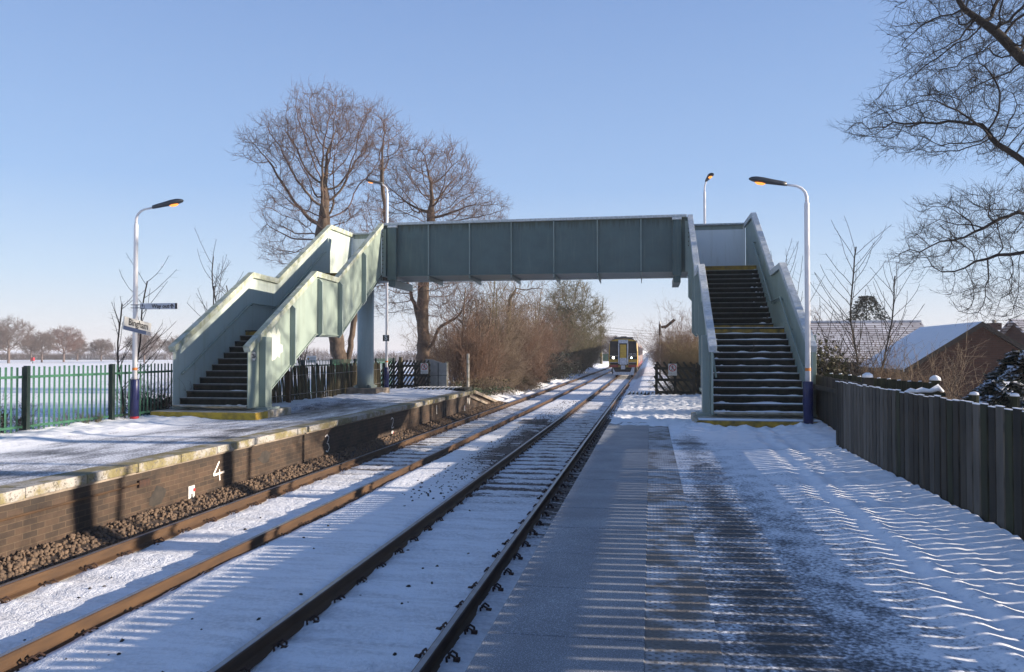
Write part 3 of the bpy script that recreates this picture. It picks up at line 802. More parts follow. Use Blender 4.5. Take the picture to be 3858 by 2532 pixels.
for (xa, xb) in ((XLF+.02, gx0-.03), (gx1+.03, XRF-.02)):
    b = MB(); b.box(xa, xb, YN-.05, YN+.05, 5.0, 5.13); b.build('landing_beam', m_girder, fb)
for (xa, xb) in ((-9.36, -9.04), (.755, 1.055)):
    b = MB(); b.box(xa, xb, YN-.20, YN-.001, 5.0, 6.90); p = b.build('end_post', m_girder, fb, bevel=.008)
    b = MB(); b.prism([(YN-.205, 6.902), (YN-.135, 7.0), (YN-.001, 7.0), (YN-.001, 6.902)], 'x', xa-.01, xb+.01); b.build('sloped_cap', m_frostcap, p)
    b = MB(); b.box(xa+.04, xb-.03, YN-.16, YF, 4.76, 4.995); b.build('crosshead', m_girder, fb)
# bolted joint between the left stair plate and the span
for (x, s_) in ((XLN, 1), (XRN, -1)):
    b = MB(); b.box(x+min(s_*.012, s_*.16), x+max(s_*.012, s_*.16), 27.60, 27.625, 5.12, 6.85); j = b.build('joint_plate', m_rib, fb)
    b = MB()
    for k in range(11):
        z = 5.28+k*.145; b.tube([(x+s_*.05, 27.60, z), (x+s_*.05, 27.565, z)], .018, 6)
    b.build('bolts', m_clip, j)
# columns
for (x, pr_) in ((-10.62, True), (2.05, True)):
    b = MB(); b.tube([(x, 28.75, 1.0), (x, 28.75, 5.02)], .31, 28, cap=True); c = b.build('column', m_column, fb, True)
    b = MB(); b.box(x-.42, x+.42, 28.33, 29.17, 5.0, 5.06); b.build('column_head', m_rib, c)
    for k in range(4):
        b = MB(); a = PI/4+k*PI/2; b.beam((x+.28*math.cos(a), 28.75+.28*math.sin(a), 1.12), (x+.46*math.cos(a), 28.75+.46*math.sin(a), 1.06), .03, .13); b.build('base_gusset', m_rib, c)
    b = MB(); q = [(x-.72, 28.35), (x-.5, 28.2), (x+.62, 28.2), (x+.78, 28.5), (x+.78, 29.3), (x-.72, 29.3)]
    if x < 0: b.prism(q, 'z', PZ-.1, 1.04); b.build('plinth', m_kerbdark, fb, bevel=.02)
# stair plinths with yellow edges
for (x0, x1, y0, snowy) in ((-11.9, -9.17, 17.47, 0), (.94, 3.5, 17.12, 1)):
    b = MB(); b.box(x0, x1, y0, 19.4, PZ-.1, .965); p = b.build('stair_plinth', m_conc, fb, bevel=.025)
    b = MB(); b.box(x0+.02, x1+.004, y0-.006, y0+.03, PZ-.1, .952)
    if not snowy: b.box(x1-.03, x1+.006, y0+.031, y0+.62, PZ-.1, .952)
    b.build('yellow_edge', m_yellow if not snowy else m_yellowd, p)
    if snowy:
        n = 24; b = MB()
        for i in range(n+1):
            x = x0+.05+(x1-x0-.1)*i/n; h = .012+.03*max(0, noise.noise(Vector((i*.5, 3, 1)))+.3)*max(0, 1-i/10)
            b.v += [(x, y0+.01, .968), (x, y0+.06, .968+h), (x, y0+.3, .968+h), (x, y0+.5, .968)]
        for i in range(n):
            for j in range(3): b.f.append((i*4+j, i*4+4+j, i*4+5+j, i*4+1+j))
        b.build('snow', snow, p, True)
# number plate and fresh paint on the left stair
bd = MB(); bd.tube([(XLN+.0095, 18.16, 2.29), (XLN+.022, 18.16, 2.29)], .125, 24); pl_ = bd.build('number_plate', m_patch, s_ln)
bd = MB()
for i in range(24):
    a, b2 = 2*PI*i/24, 2*PI*(i+1)/24
    q = lambda r_, t_: (XLN+.0245, 18.16+r_*math.cos(t_), 2.29+r_*math.sin(t_))
    bd.quad(q(.125, a), q(.125, b2), q(.113, b2), q(.113, a))
bd.build('plate_rim', m_black, pl_)
place_text('28A', .15, m_black, pl_, (XLN+.0245, 18.16, 2.285), '+x', .004, sx=.8)
def flat_patch(par, x, pts, name, mat):
    b = MB(); b.v = [(x, y, z) for y, z in pts]; b.f = [tuple(range(len(pts)))]; return b.build(name, mat, par)
flat_patch(s_ln, XLN+.0125, [(18.84,1.46),(19.0,1.55),(19.06,2.15),(19.3,2.20),(19.45,2.30),(19.55,2.24),(19.58,2.36),(19.74,2.40),(19.72,2.58),(19.56,2.60),(19.60,2.86),(19.46,3.02),(19.36,2.84),(19.28,3.06),(19.16,2.98),(19.10,2.86),(18.98,2.92),(18.84,2.95)], 'paint_patch', m_patch2)
flat_patch(s_ln, XLN+.0155, [(18.82,1.44),(18.93,1.52),(19.0,2.12),(19.22,2.2),(19.36,2.28),(19.4,2.45),(19.36,2.62),(19.22,2.75),(19.08,2.72),(18.95,2.66),(18.82,2.6)], 'paint_patch', m_patch)

# ------------------------------------------------------------------ lamp posts
LAMPG = 'white lamp posts with navy bases on the platforms'
def lamp(lab, loc, ang, H=5.35, reach=.42, foot=m_red, headlen=.74):
    """ang: direction of the arm in the XY plane"""
    L = thing('lamp_post', lab, 'lamp post', loc, LAMPG)
    d = Vector((math.cos(ang), math.sin(ang), 0)); X, Y, Z_ = loc
    P = lambda r_, z: (X+d.x*r_, Y+d.y*r_, Z_+z)
    zb = H-PZ
    b = MB(); b.tube([P(0, .5), P(0, zb-.05), P(0, zb), P(0, zb+.04)], [.055, .05, .05, .036], 14); b.build('pole', m_white, L, True)
    b = MB(); b.tube([P(0, zb), P(0, zb+.14), P(.03, zb+.24), P(.10, zb+.32), P(.2, zb+.37), P(reach, zb+.41)], [.034, .034, .03, .027, .024, .022], 10); b.build('arm', m_white, L, True)
    b = MB(); b.tube([P(0, .06), P(0, .95), P(0, .965), P(0, .966)], [.098, .098, .09, .05], 18); sl_ = b.build('base_sleeve', m_navy, L, True)
    b = MB(); b.tube([P(0, 0), P(0, .10)], .1, 18); b.build('foot_band', foot, sl_)
    b = MB(); b.beam(P(.095, .55), P(.105, .55), .06, .13); b.build('hatch', m_navy, sl_)
    b = MB(); b.tube([P(0, 1.175), P(0, 1.235)], .0575, 14); b.build('orange_band', m_orange, L)
    # lantern: long flattened shell, lens underneath
    side = Vector((-d.y, d.x, 0)); slope = .20
    prof = [(0, .045, .055), (.10, .065, .062), (.28, .085, .07), (.46, .115, .08), (.6, .118, .075), (.69, .09, .05), (headlen, .03, .02)]
    b = MB(); n = 12
    for (r_, wd, ht) in prof:
        for k in range(n):
            a = 2*PI*k/n; up = math.sin(a)
            c = Vector(P(reach-.03+r_, zb+.41+r_*slope)); c = c+side*(wd*math.cos(a))+Vector((0, 0, (ht if up > 0 else ht*.62)*up))
            b.v.append(tuple(c))
    for i in range(len(prof)-1):
        for k in range(n): b.f.append((i*n+k, i*n+(k+1)%n, (i+1)*n+(k+1)%n, (i+1)*n+k))
    b.f.append(tuple(range(n))[::-1]); b.f.append(tuple((len(prof)-1)*n+k for k in range(n)))
    hd = b.build('lantern', m_lamp, L, True)
    b = MB(); n = 12; q = []
    for k in range(n):
        a = 2*PI*k/n; r_ = .52+.11*math.cos(a)
        q.append(Vector(P(reach-.03+r_, zb+.41+r_*slope-.052))+side*(.070*math.sin(a)))
    c0 = len(b.v); b.v += [tuple(p) for p in q]; b.v += [tuple((p-sum(q, Vector())/n)*.6+sum(q, Vector())/n-Vector((0, 0, .03))) for p in q]
    b.f.append(tuple(range(n, 2*n))[::-1]); b.f += [(k, (k+1)%n, n+(k+1)%n, n+k) for k in range(n)]
    b.build('lens', m_glow, hd)
    return L
lamp('lamp post with a red foot and the station name sign, beside the green fence', (-11.86, 16.82, .79), R(4), 5.36, .44)
lamp('lamp post with a navy base standing close in front of the right hand staircase', (3.15, 16.95, .83), R(178), 5.37, .42, m_navy)
lamp('tall lamp post carrying the black S sign behind the left column', (-10.79, 31.7, .79), R(190), 9.0, .2, plain('green_band', (.03, .12, .06)), .5)
lamp('tall lamp post rising behind the right hand staircase, its head turned to the camera', (2.16, 32.6, .79), R(-75), 8.78, .2, m_navy, .6)

# ------------------------------------------------------------------ signs
sg = thing('direction_sign', 'long grey way out sign with an arrow, fixed to the left lamp post', 'sign', (-11.25, 16.82, 3.45))
b = MB(); b.box(-11.73, -10.78, 16.80, 16.84, 3.385, 3.525); pn = b.build('panel', m_signgrey, sg, bevel=.006)
b = MB(); b.box(-10.83, -10.777, 16.796, 16.799, 3.39, 3.52); b.build('end_cap', m_black, pn)
b = MB()
for z in (3.42, 3.49): b.tube([(-11.93, 16.76, z), (-11.93, 16.885, z)], .012, 6); b.tube([(-11.93, 16.765, z), (-11.73, 16.79, z)], .012, 6)
b.build('bracket', m_galv, sg)
place_text('Way out', .125, m_black, pn, (-11.20, 16.797, 3.452), '-y', .0035)
b = MB()   # box with an upward arrow, then the large arrow
for (x0, x1, z0, z1) in ((-11.71, -11.70, 3.40, 3.48), (-11.62, -11.61, 3.40, 3.48), (-11.71, -11.61, 3.40, 3.412), (-11.665, -11.655, 3.43, 3.50)): b.box(x0, x1, 16.796, 16.7995, z0, z1)
b.prism([(-11.69, 3.475), (-11.63, 3.475), (-11.66, 3.51)], 'y', 16.796, 16.7995)
b.box(-10.925, -10.895, 16.796, 16.7995, 3.40, 3.47); b.prism([(-10.965, 3.455), (-10.91, 3.512), (-10.855, 3.455), (-10.855, 3.43), (-10.91, 3.482), (-10.965, 3.43)], 'y', 16.796, 16.7995)
b.build('arrows', m_black, pn)

sg = thing('station_sign', 'crooked white station name sign with a blue band, reading Bingham', 'sign', (-11.78, 16.8, 3.0))
TL = R(-7.6)
def rot(y, z): return (16.8+y*math.cos(TL)-z*math.sin(TL), 2.99+y*math.sin(TL)+z*math.cos(TL))
def rbox(y0, y1, z0, z1, x0, x1):
    b = MB(); b.prism([rot(y0, z0), rot(y1, z0), rot(y1, z1), rot(y0, z1)], 'x', x0, x1); return b
pn = rbox(-.5, .5, -.15, .15, -11.80, -11.78).build('panel', m_signwhite, sg)
rbox(-.5, .33, -.15, -.062, -11.7799, -11.777).build('blue_band', m_signblue, pn)
for k in range(3): rbox(.335+.0, .5, -.145+k*.03, -.128+k*.03, -11.7799, -11.777).build('blue_stripe', m_signblue, pn)
b = MB(); b.box(-11.90, -11.80, 16.76, 16.88, 2.93, 3.05); b.build('bracket', m_galv, sg)
c = rot(.02, .045)
place_text('Bingham', .215, m_black, pn, (-11.7775, c[0], c[1]), '+x', .0035, tilt=TL)

sg = thing('stop_sign', 'small square black sign with a white letter S on a tall lamp post', 'sign', (-10.79, 31.63, 2.97))
b = MB(); b.box(-10.925, -10.655, 31.60, 31.625, 2.84, 3.10); pn = b.build('panel', m_black, sg)
b = MB(); b.box(-10.84, -10.74, 31.625, 31.76, 2.93, 2.99); b.build('bracket', m_galv, sg)
place_text('S', .27, m_signwhite, pn, (-10.79, 31.598, 2.985), '-y', .012)
b = MB(); b.box(-10.88, -10.70, 31.5965, 31.5995, 2.855, 2.868); b.build('small_print', m_signwhite, pn)

def no_entry(lab, x, y, z, w_):
    h = w_*1.4
    g = thing('prohibition_sign', lab, 'sign', (x, y, z), 'no crossing signs on the trellises')
    b = MB(); b.box(x-w_/2, x+w_/2, y-.012, y, z-h/2, z+h/2); p = b.build('panel', m_signwhite, g)
    cz = z+h*.16; r0 = w_*.44; b = MB(); n = 28; yy = y-.0155
    q = lambda r_, t_: (x+r_*math.cos(t_), yy, cz+r_*math.sin(t_))
    for i in range(n):
        a, a2 = 2*PI*i/n, 2*PI*(i+1)/n; b.quad(q(r0, a), q(r0, a2), q(r0*.80, a2), q(r0*.80, a))
    b.beam((x-r0*.62, yy-.001, cz+r0*.62), (x+r0*.62, yy-.001, cz-r0*.62), .002, r0*.17, up=(1,0,1))
    b.build('red_ring', m_red, p)
    b = MB(); yk = y-.0137; s_ = r0   # walking figure
    b.tube([(x+.05*s_, yk, cz+.52*s_), (x+.05*s_, yk-.001, cz+.52*s_)], .13*s_, 12)
    for (p0, p1, w2) in (((0,.36),(-.02,-.1),.24), ((-.02,-.05),(-.28,-.62),.15), ((.02,-.05),(.22,-.34),.15), ((.22,-.34),(.38,-.6),.13), ((.0,.32),(-.34,.08),.11), ((.04,.32),(.36,.12),.11)):
        b.beam((x+p0[0]*s_, yk, cz+p0[1]*s_), (x+p1[0]*s_, yk, cz+p1[1]*s_), .001, w2*s_, up=(0,1,0)) if False else b.beam((x+p0[0]*s_, yk, cz+p0[1]*s_), (x+p1[0]*s_, yk, cz+p1[1]*s_), w2*s_, .0012, up=(0,1,0))
    b.build('walking_figure', m_black, p)
    for k, tx in enumerate(('Passengers must not', 'pass this point or', 'cross the line')):
        place_text(tx, w_*.115, m_black, p, (x, y-.0135, z-h*.28-k*w_*.13), '-y')
no_entry('white sign with a crossed out walker on the left trellis by the metal sheet', -9.64, 33.34, 1.68, .33)
no_entry('white sign with a crossed out walker on the trellis beside the right stairs', spot(2534, 1393, 29.9).x, 29.93, spot(2534, 1393, 29.9).z, .31)

# ------------------------------------------------------------------ trellis gates at the platform ends
def trellis(lab, x0, x1, y, z0, z1, sl, n, mid=True):
    g = thing('trellis_gate', lab, 'trellis', ((x0+x1)/2, y, z0), 'tarred trellises at the platform ends')
    for z in (z0+.10, (z0+z1)/2, z1-.14):
        b = MB(); b.box(x0, x1, y+.02, y+.06, z-.05, z+.05); b.build('rail', m_trellis, g)
    for x in ((x0+.04), (x1-.04))+(((x0+x1)/2,) if mid else ()):
        b = MB(); b.box(x-.05, x+.05, y+.061, y+.14, z0-.1, z1+.02); b.build('post', m_trellis, g)
    H = z1-z0; span = x1-x0
    for k in range(-4, n+5):
        xb = x0+span*k/n; xt = xb+sl*H
        a = Vector((xb, y, z0-.04)); c = Vector((xt, y, z1+.10))
        t0 = 0; t1 = 1
        for lim, s_ in ((x0-.05, 1), (x1+.05, -1)):
            da = (a.x-lim)*s_; dc = (c.x-lim)*s_
            if da < 0 and dc < 0: t1 = -1; break
            if da < 0: t0 = max(t0, da/(da-dc))
            if dc < 0: t1 = min(t1, da/(da-dc))
        if t1-t0 < .12: continue
        b = MB(); b.beam(a+(c-a)*t0, a+(c-a)*t1, .07, .022, up=(0,1,0)); b.build('slat', m_trellis, g)
    return g
trellis('dark diagonal trellis gate at the end of the far platform, left of the metal sheet', -10.74, -9.46, 33.42, .82, 1.93, .72, 8)
trellis('thinner dark trellis panel behind the navy lamp base on the far platform', -11.62, -10.84, 33.55, .82, 1.9, .72, 6, False)
trellis('dark diagonal trellis beside the right hand staircase with the train behind', .18, 1.62, 29.98, .80, 1.93, -.80, 6)
trellis('dark diagonal trellis half hidden behind the right hand stair column', 1.7, 2.9, 30.1, .80, 1.9, -.80, 7, False)
b = MB(); b.box(-10.86, -10.72, 33.5, 33.62, .7, 2.17); q = b.build('gate_post', m_paling, None, bevel=.01); tag(q, 'squared mossy gate post between the two far trellises', 'post')
g = thing('metal_cabinet', 'grey galvanised sheet enclosure beside the far trellis gate', 'enclosure', (-9.1, 34.3, .7))
b = MB(); b.box(-9.75, -8.80, 33.9, 33.95, .3, 1.92); b.build('sheet', m_galv, g); b = MB(); b.box(-8.86, -8.76, 33.951, 34.03, .2, 1.97); b.build('corner_post', m_conc, g)
b = MB(); b.box(-9.19, -9.15, 33.885, 33.899, .3, 1.92); b.box(-9.5, -8.78, 33.885, 33.899, 1.36, 1.38); b.build('seam', m_lamp, g)
b = MB(); b.prism([(-9.75, 1.925), (-9.0, 1.925), (-9.45, 2.06), (-9.75, 2.09)], 'y', 33.9, 33.94); b.build('raised_corner', m_galv, g)

# ------------------------------------------------------------------ fences
# green palisade behind the far platform
PX = -12.05
pf = thing('palisade_fence', 'dark green steel palisade fence between the far platform and the snowy field', 'fence', (PX, 16, .7))
for k in range(12):
    y = 8.72+k*2.513
    b = MB(); b.box(PX-.02, PX+.07, y-.045, y+.045, .62, 2.12 if k != 5 else 2.12); b.build('post', m_palisd, pf, bevel=.006)
for z in (.93, 1.90):
    b = MB(); b.box(PX-.055, PX-.0205, 7.5, 36.5, z-.025, z+.025); b.build('rail', m_palis, pf)
proto = None; bulk = MB()
def pale_mb(b, y):
    b.prism([(PX-.062, y-.026), (PX-.075, y-.014), (PX-.075, y+.014), (PX-.062, y+.026), (PX-.0565, y+.023), (PX-.069, y+.012), (PX-.069, y-.012), (PX-.0565, y-.023)], 'z', .72, 2.10)
for k in range(206):
    y = 7.56+k*.1405
    if 38 <= k < 132:
        if proto is None: b = MB(); pale_mb(b, y); proto = (b.build('pale', m_palis, pf), y)
        else: c = proto[0].copy(); COL.objects.link(c); c.location.y = y-proto[1]; c.location.z = random.Random(k).uniform(-.012, .012)
    else: pale_mb(bulk, y)
bulk.build('pales', m_palis, pf)['kind'] = 'stuff'

# leaning chestnut palings beyond the left stairs
cp_ = thing('paling_fence', 'leaning mossy wooden paling fence beyond the left hand staircase', 'fence', (-11.2, 27, .7))
rr = random.Random(12)
def pal_x(y): return np.interp(y, [20.3, 22.2, 25, 26.5, 28.5, 32.4, 33.3], [-11.25, -11.2, -11.1, -10.98, -11.22, -11.52, -11.6])
y = 20.35; k = 0; tot = []
while y < 33.35: tot.append(y); y += .118+rr.uniform(-.022, .025)
for y in tot:
    x = pal_x(y); ln = rr.uniform(-.06, .06)-(.20 if y < 25 else .13); lx = rr.uniform(-.03, .03)
    a = Vector((x, y, .74)); c = Vector((x+lx, y+ln, .74+rr.uniform(1.15, 1.27)))
    b = MB(); b.tube([a, a+(c-a)*.5+Vector((rr.uniform(-.008, .008), rr.uniform(-.01, .01), 0)), a+(c-a)*.95, c], [.029, .029, .026, .010], 5); b.build('paling', m_paling, cp_)
for z in (1.05, 1.65):
    b = MB(); b.tube([(pal_x(y)+.03, y, z) for y in lin(20.4, 33.3, .5)], .006, 4); b.build('wire', m_galv, cp_)
for y in (20.6, 22.4, 27.9, 32.9):
    b = MB(); b.box(pal_x(y)-.13, pal_x(y)-.03, y-.05, y+.05, .6, 1.95); b.build('post', m_trellis, cp_)
b = MB(); b.box(-11.02, -10.9, 22.9, 23.02, .75, 1.80); q = b.build('timber_post', m_rail, None); tag(q, 'reddish brown timber post standing under the left hand stairs', 'post')

# close boarded fence along the right platform
bf = thing('board_fence', 'tall weathered close boarded fence along the right edge of the near platform', 'fence', (3.0, 8, .8))
rr = random.Random(21); y = 1.2; mats = [m_wood, m_wood, m_woodl, m_woodg, m_wood]; i = 0
while y < 13.75:
    wd = .135+rr.uniform(-.006, .006); zt = 1.905+rr.uniform(-.012, .012)
    mt = m_woodl if (10.4 < y < 13.2 and rr.random() < .85) else rr.choice(mats+[m_woodl]*(rr.random() < .35))
    b = MB(); th = .018; dx = rr.uniform(0, .006)
    b.box(3.0+dx, 3.0+dx+th, y, y+wd, .72, zt); bo = b.build('board', mt, bf)
    b = MB(); b.box(2.996+dx, 3.003+dx+th, y+.002, y+wd-.002, zt+.0005, zt+.004+rr.uniform(0, .010)); b.build('snow', snow, bo)
    y += wd+.036+rr.uniform(-.005, .005); i += 1
for z in (1.255, 1.735):
    b = MB(); b.box(3.03, 3.10, 1.2, 13.75, z-.05, z+.05); b.build('rail', m_wood, bf)
for k in range(6):
    y = 1.6+k*2.42; b = MB(); b.box(3.1, 3.2, y-.05, y+.05, .4, 1.86); po = b.build('post', m_woodg, bf)
bf2 = thing('board_fence', 'dark return of the board fence beside the right hand staircase', 'fence', (3.5, 16, .8))
rr = random.Random(5); y = 13.62
while y < 19.4:
    b = MB(); x = 3.42+.04*(y-14); b.box(x, x+.02, y, y+.15, .6, 1.88+rr.uniform(-.01, .01)); b.build('board', m_wood, bf2); y += .158
b = MB(); b.box(3.45, 3.6, 13.85, 14.0, .4, 1.97); po = b.build('post', m_wood, bf2)
b = MB(); b.tube([(3.52, 13.92, 1.971), (3.52, 13.92, 2.02), (3.52, 13.92, 2.05)], [.09, .08, .03], 8); b.build('snow', snow, po, True)
b = MB(); b.box(3.46, 3.70, 14.0, 19.4, 1.60, 1.68); b.build('rail', m_wood, bf2)
b = MB(); b.box(3.06, 3.12, 13.62, 13.74, .6, 1.86); b.build('post', m_woodg, bf)
# garden fence running away to the right behind it
gf = thing('garden_fence', 'low mossy garden fence running right behind the platform fence, capped with snow', 'fence', (4.4, 17.6, .3))
rr = random.Random(9); x = 3.75
A, B = Vector((3.75, 18.3, 0)), Vector((5.5, 16.9, 0)); n = 22
for k in range(n):
    p = A.lerp(B, k/n); q = A.lerp(B, (k+.93)/n); zt = 1.93-.16*k/n+rr.uniform(-.01, .01)
    b = MB(); dd = (q-p).normalized(); nn = Vector((-dd.y, dd.x, 0))*.01
    b.prism([((p-nn).x, (p-nn).y), ((q-nn).x, (q-nn).y), ((q+nn).x, (q+nn).y), ((p+nn).x, (p+nn).y)], 'z', .2, zt); bo = b.build('board', m_woodg, gf)
    if k % 2: 
        b = MB(); b.tube([((p+q)/2+Vector((0, 0, zt)))+dd*(-.03), ((p+q)/2+Vector((0, 0, zt+.008)))+dd*.03], .014, 6); b.build('snow', snow, bo)
b = MB(); b.box(5.46, 5.60, 16.85, 16.98, .1, 1.83); po = b.build('post', m_woodg, gf)
b = MB(); b.tube([(5.53, 16.91, 1.831), (5.53, 16.91, 1.89), (5.53, 16.91, 1.93)], [.11, .09, .03], 9); b.build('snow', snow, po, True)
b = MB(); b.box(4.85, 5.62, 16.62, 16.70, 1.53, 1.60); ra = b.build('rail', m_woodg, gf)
b = MB(); b.tube([(4.9, 16.66, 1.61), (5.0, 16.66, 1.64), (5.1, 16.66, 1.62), (5.2, 16.66, 1.65), (5.35, 16.66, 1.63), (5.5, 16.66, 1.70), (5.6, 16.66, 1.62)], [.02, .05, .04, .055, .04, .07, .02], 8); b.build('snow', snow, ra, True)
for (px, py, lab) in ((3670, 1500, 'short mossy post with a snow cap just beyond the fence, left one of two'), (3823, 1505, 'short mossy post with a snow cap just beyond the fence, right one of two')):
    p = spot(px, py, 11); b = MB(); b.tube([(p.x, p.y, .0), (p.x, p.y, p.z+.04)], .06, 8); q = b.build('garden_post', m_woodg, None); tag(q, lab, 'post', 'snow capped posts beyond the fence')
    b = MB(); b.tube([(p.x, p.y, p.z+.041), (p.x, p.y, p.z+.07), (p.x, p.y, p.z+.08)], [.06, .05, .02], 8); s2 = b.build('snow', snow, None, True, world=False); s2.parent = q
# ------------------------------------------------------------------ bare trees and shrubs
def colonize(stems, att, D, dk, rng, jit=.25, up=.0, maxit=160):
    """space colonisation: grows a branch skeleton from the stems into the cloud of points"""
    P = []; par = []
    for st in stems:
        prev = st[0] if isinstance(st[0], int) else -1
        for p in st[1:] if prev >= 0 else st:
            p = np.array(p, float)
            if prev >= 0:
                q = P[prev]; L = np.linalg.norm(p-q); n = max(1, int(round(L/D)))
                for i in range(1, n+1):
                    P.append(q+(p-q)*i/n+rng.normal(0, D*.06, 3)*(i < n)); par.append(prev); prev = len(P)-1
            else: P.append(p); par.append(-1); prev = 0
    att = np.array(att, float); kid = {}; near = np.zeros(len(att), int); nd = np.full(len(att), 1e9); start = 0
    for it in range(maxit):
        new = np.array(P[start:])
        if len(new) == 0: break
        d = np.linalg.norm(att[:, None]-new[None], axis=2); j = d.argmin(1); dm = d[np.arange(len(att)), j]
        b = dm < nd; near[b] = j[b]+start; nd[b] = dm[b]
        keep = nd > dk; att, near, nd = att[keep], near[keep], nd[keep]
        start = len(P); dead = np.zeros(len(att), bool)
        if len(att) == 0: break
        for n in np.unique(near):
            v = att[near == n]-P[n]; v = (v/np.linalg.norm(v, axis=1)[:, None]).sum(0)+np.array([0, 0, up])
            v = v/(np.linalg.norm(v)+1e-9)+rng.normal(0, jit, 3); v /= np.linalg.norm(v)
            q = P[n]+v*D
            if any(np.linalg.norm(P[c]-q) < D*.45 for c in kid.get(int(n), ())): dead |= near == n; continue   # no knots
            kid.setdefault(int(n), []).append(len(P)); P.append(q); par.append(int(n))
        att, near, nd = att[~dead], near[~dead], nd[~dead]
    return np.array(P), np.array(par)

def radii(P, par, tip, base):
    n = len(P); kids = np.zeros(n, int)
    for i in range(n):
        if par[i] >= 0: kids[par[i]] += 1
    cnt = np.where(kids == 0, 1.0, 0.0)
    for i in range(n-1, 0, -1):
        if par[i] >= 0: cnt[par[i]] += cnt[i]
    root = cnt[0]; e = math.log(max(2, root))/math.log(base/tip)
    return tip*cnt**(1/e), kids

def prisms(A, B, ra, rb, n):
    """one tapered n-sided tube per segment"""
    A, B = np.asarray(A, float), np.asarray(B, float); ra, rb = np.asarray(ra, float), np.asarray(rb, float)
    d = B-A; L = np.linalg.norm(d, axis=1)[:, None]+1e-9; d = d/L
    ref = np.where((np.abs(d[:, 2]) < .9)[:, None], np.array([0, 0, 1.]), np.array([1., 0, 0]))
    u = np.cross(d, ref); u /= np.linalg.norm(u, axis=1)[:, None]; w_ = np.cross(d, u)
    k = np.arange(n)*2*PI/n; c, s = np.cos(k)[None, :, None], np.sin(k)[None, :, None]
    ring = u[:, None]*c+w_[:, None]*s
    V = np.concatenate([A[:, None]+ring*ra[:, None, None], B[:, None]+ring*rb[:, None, None]], 1).reshape(-1, 3)
    m = len(A); base = np.arange(m)[:, None]*2*n; i = np.arange(n)[None]; j = (np.arange(n)[None]+1) % n
    F = np.stack([base+i, base+j, base+n+j, base+n+i], -1).reshape(-1, 4)
    return V, F
def merge(parts):
    Vs, Fs, o = [], [], 0
    for V, F in parts:
        Vs.append(V); Fs.append(F+o); o += len(V)
    return np.concatenate(Vs), np.concatenate(Fs)

def skel_mesh(P, par, r, sel, n):
    """joined rings along the main child, so that trunks bend without gaps"""
    N_ = len(P); D = np.zeros((N_, 3)); D[1:] = P[1:]-P[par[1:]]; D[0] = P[1]-P[0]
    D /= np.linalg.norm(D, axis=1)[:, None]+1e-9
    main = np.full(N_, -1)
    for i in range(1, N_):
        p = par[i]
        if main[p] < 0 or r[i] > r[main[p]]: main[p] = i
    T = D.copy()
    for i in range(N_):
        if main[i] > 0: T[i] = D[i]+D[main[i]]
    T /= np.linalg.norm(T, axis=1)[:, None]+1e-9
    def ring(c, t, rad):
        ref = np.where((np.abs(t[:, 2]) < .95)[:, None], np.array([.3, .2, 1.]), np.array([1., .1, 0]))
        ref = np.tile(np.array([.83, .45, .33]), (len(t), 1))
        u = np.cross(t, ref); u /= np.linalg.norm(u, axis=1)[:, None]+1e-9; w_ = np.cross(t, u)
        k = np.arange(n)*2*PI/n
        return c[:, None]+(u[:, None]*np.cos(k)[None, :, None]+w_[:, None]*np.sin(k)[None, :, None])*rad[:, None, None]
    idx = np.where(sel & (par >= 0))[0]; pp = par[idx]; ism = main[pp] == idx
    ta = np.where(ism[:, None], T[pp], D[idx]); ra = np.where(ism, r[pp], np.minimum(r[pp], r[idx]*1.25))
    A = ring(P[pp], ta, ra); B = ring(P[idx], T[idx], r[idx])
    V = np.concatenate([A, B], 1).reshape(-1, 3); m = len(idx)
    base = np.arange(m)[:, None]*2*n; i = np.arange(n)[None]; j = (i+1) % n
    F = np.stack([base+i, base+j, base+n+j, base+n+i], -1).reshape(-1, 4)
    return V, F

def twigs(P, Dn, L, r0, rng, up=.15, spread=.62, sub=3, wob=.08):
    """side shoots with their own finer shoots, as segment arrays"""
    m = len(P); d = Dn*.8+rng.normal(0, spread, (m, 3)); d[:, 2] += up; d /= np.linalg.norm(d, axis=1)[:, None]
    Ls = L*rng.uniform(.5, 1.25, m); out = []
    p = P.copy(); r = np.full(m, r0); pts = [p]; dirs = [d]
    for s in range(3):
        d = d+rng.normal(0, wob, (m, 3)); d[:, 2] += up*.5; d /= np.linalg.norm(d, axis=1)[:, None]
        q = p+d*(Ls/3)[:, None]; rb = r*.72
        out.append((p, q, r, rb)); p = q; r = rb; pts.append(p); dirs.append(d)
    for k in range(sub):
        j = 1+k % 2; f = rng.random(m)[:, None]
        b0 = pts[j]*(1-f)+pts[j+1]*f; e = dirs[j+1]*.9+rng.normal(0, .6, (m, 3)); e[:, 2] += up; e /= np.linalg.norm(e, axis=1)[:, None]
        l2 = (Ls*rng.uniform(.25, .55, m))[:, None]; mid = b0+e*l2*.5; e2 = e+rng.normal(0, .35, (m, 3)); e2 /= np.linalg.norm(e2, axis=1)[:, None]
        out.append((b0, mid, np.full(m, r0*.55), np.full(m, r0*.42))); out.append((mid, mid+e2*l2*.6, np.full(m, r0*.42), np.full(m, r0*.25)))
    return [np.concatenate([o[i] for o in out]) for i in range(4)]

def ell(rng, n, parts):
    """points spread through a union of ellipsoids, denser towards their skin; parts: (centre, radii, weight)"""
    pts = []
    wsum = sum(p[2] for p in parts)
    for c, rad, wt in parts:
        k = int(n*wt/wsum); v = rng.normal(0, 1, (k, 3)); v /= np.linalg.norm(v, axis=1)[:, None]
        pts.append(np.array(c)+v*np.array(rad)*(rng.random((k, 1))**.42))
    return np.concatenate(pts)

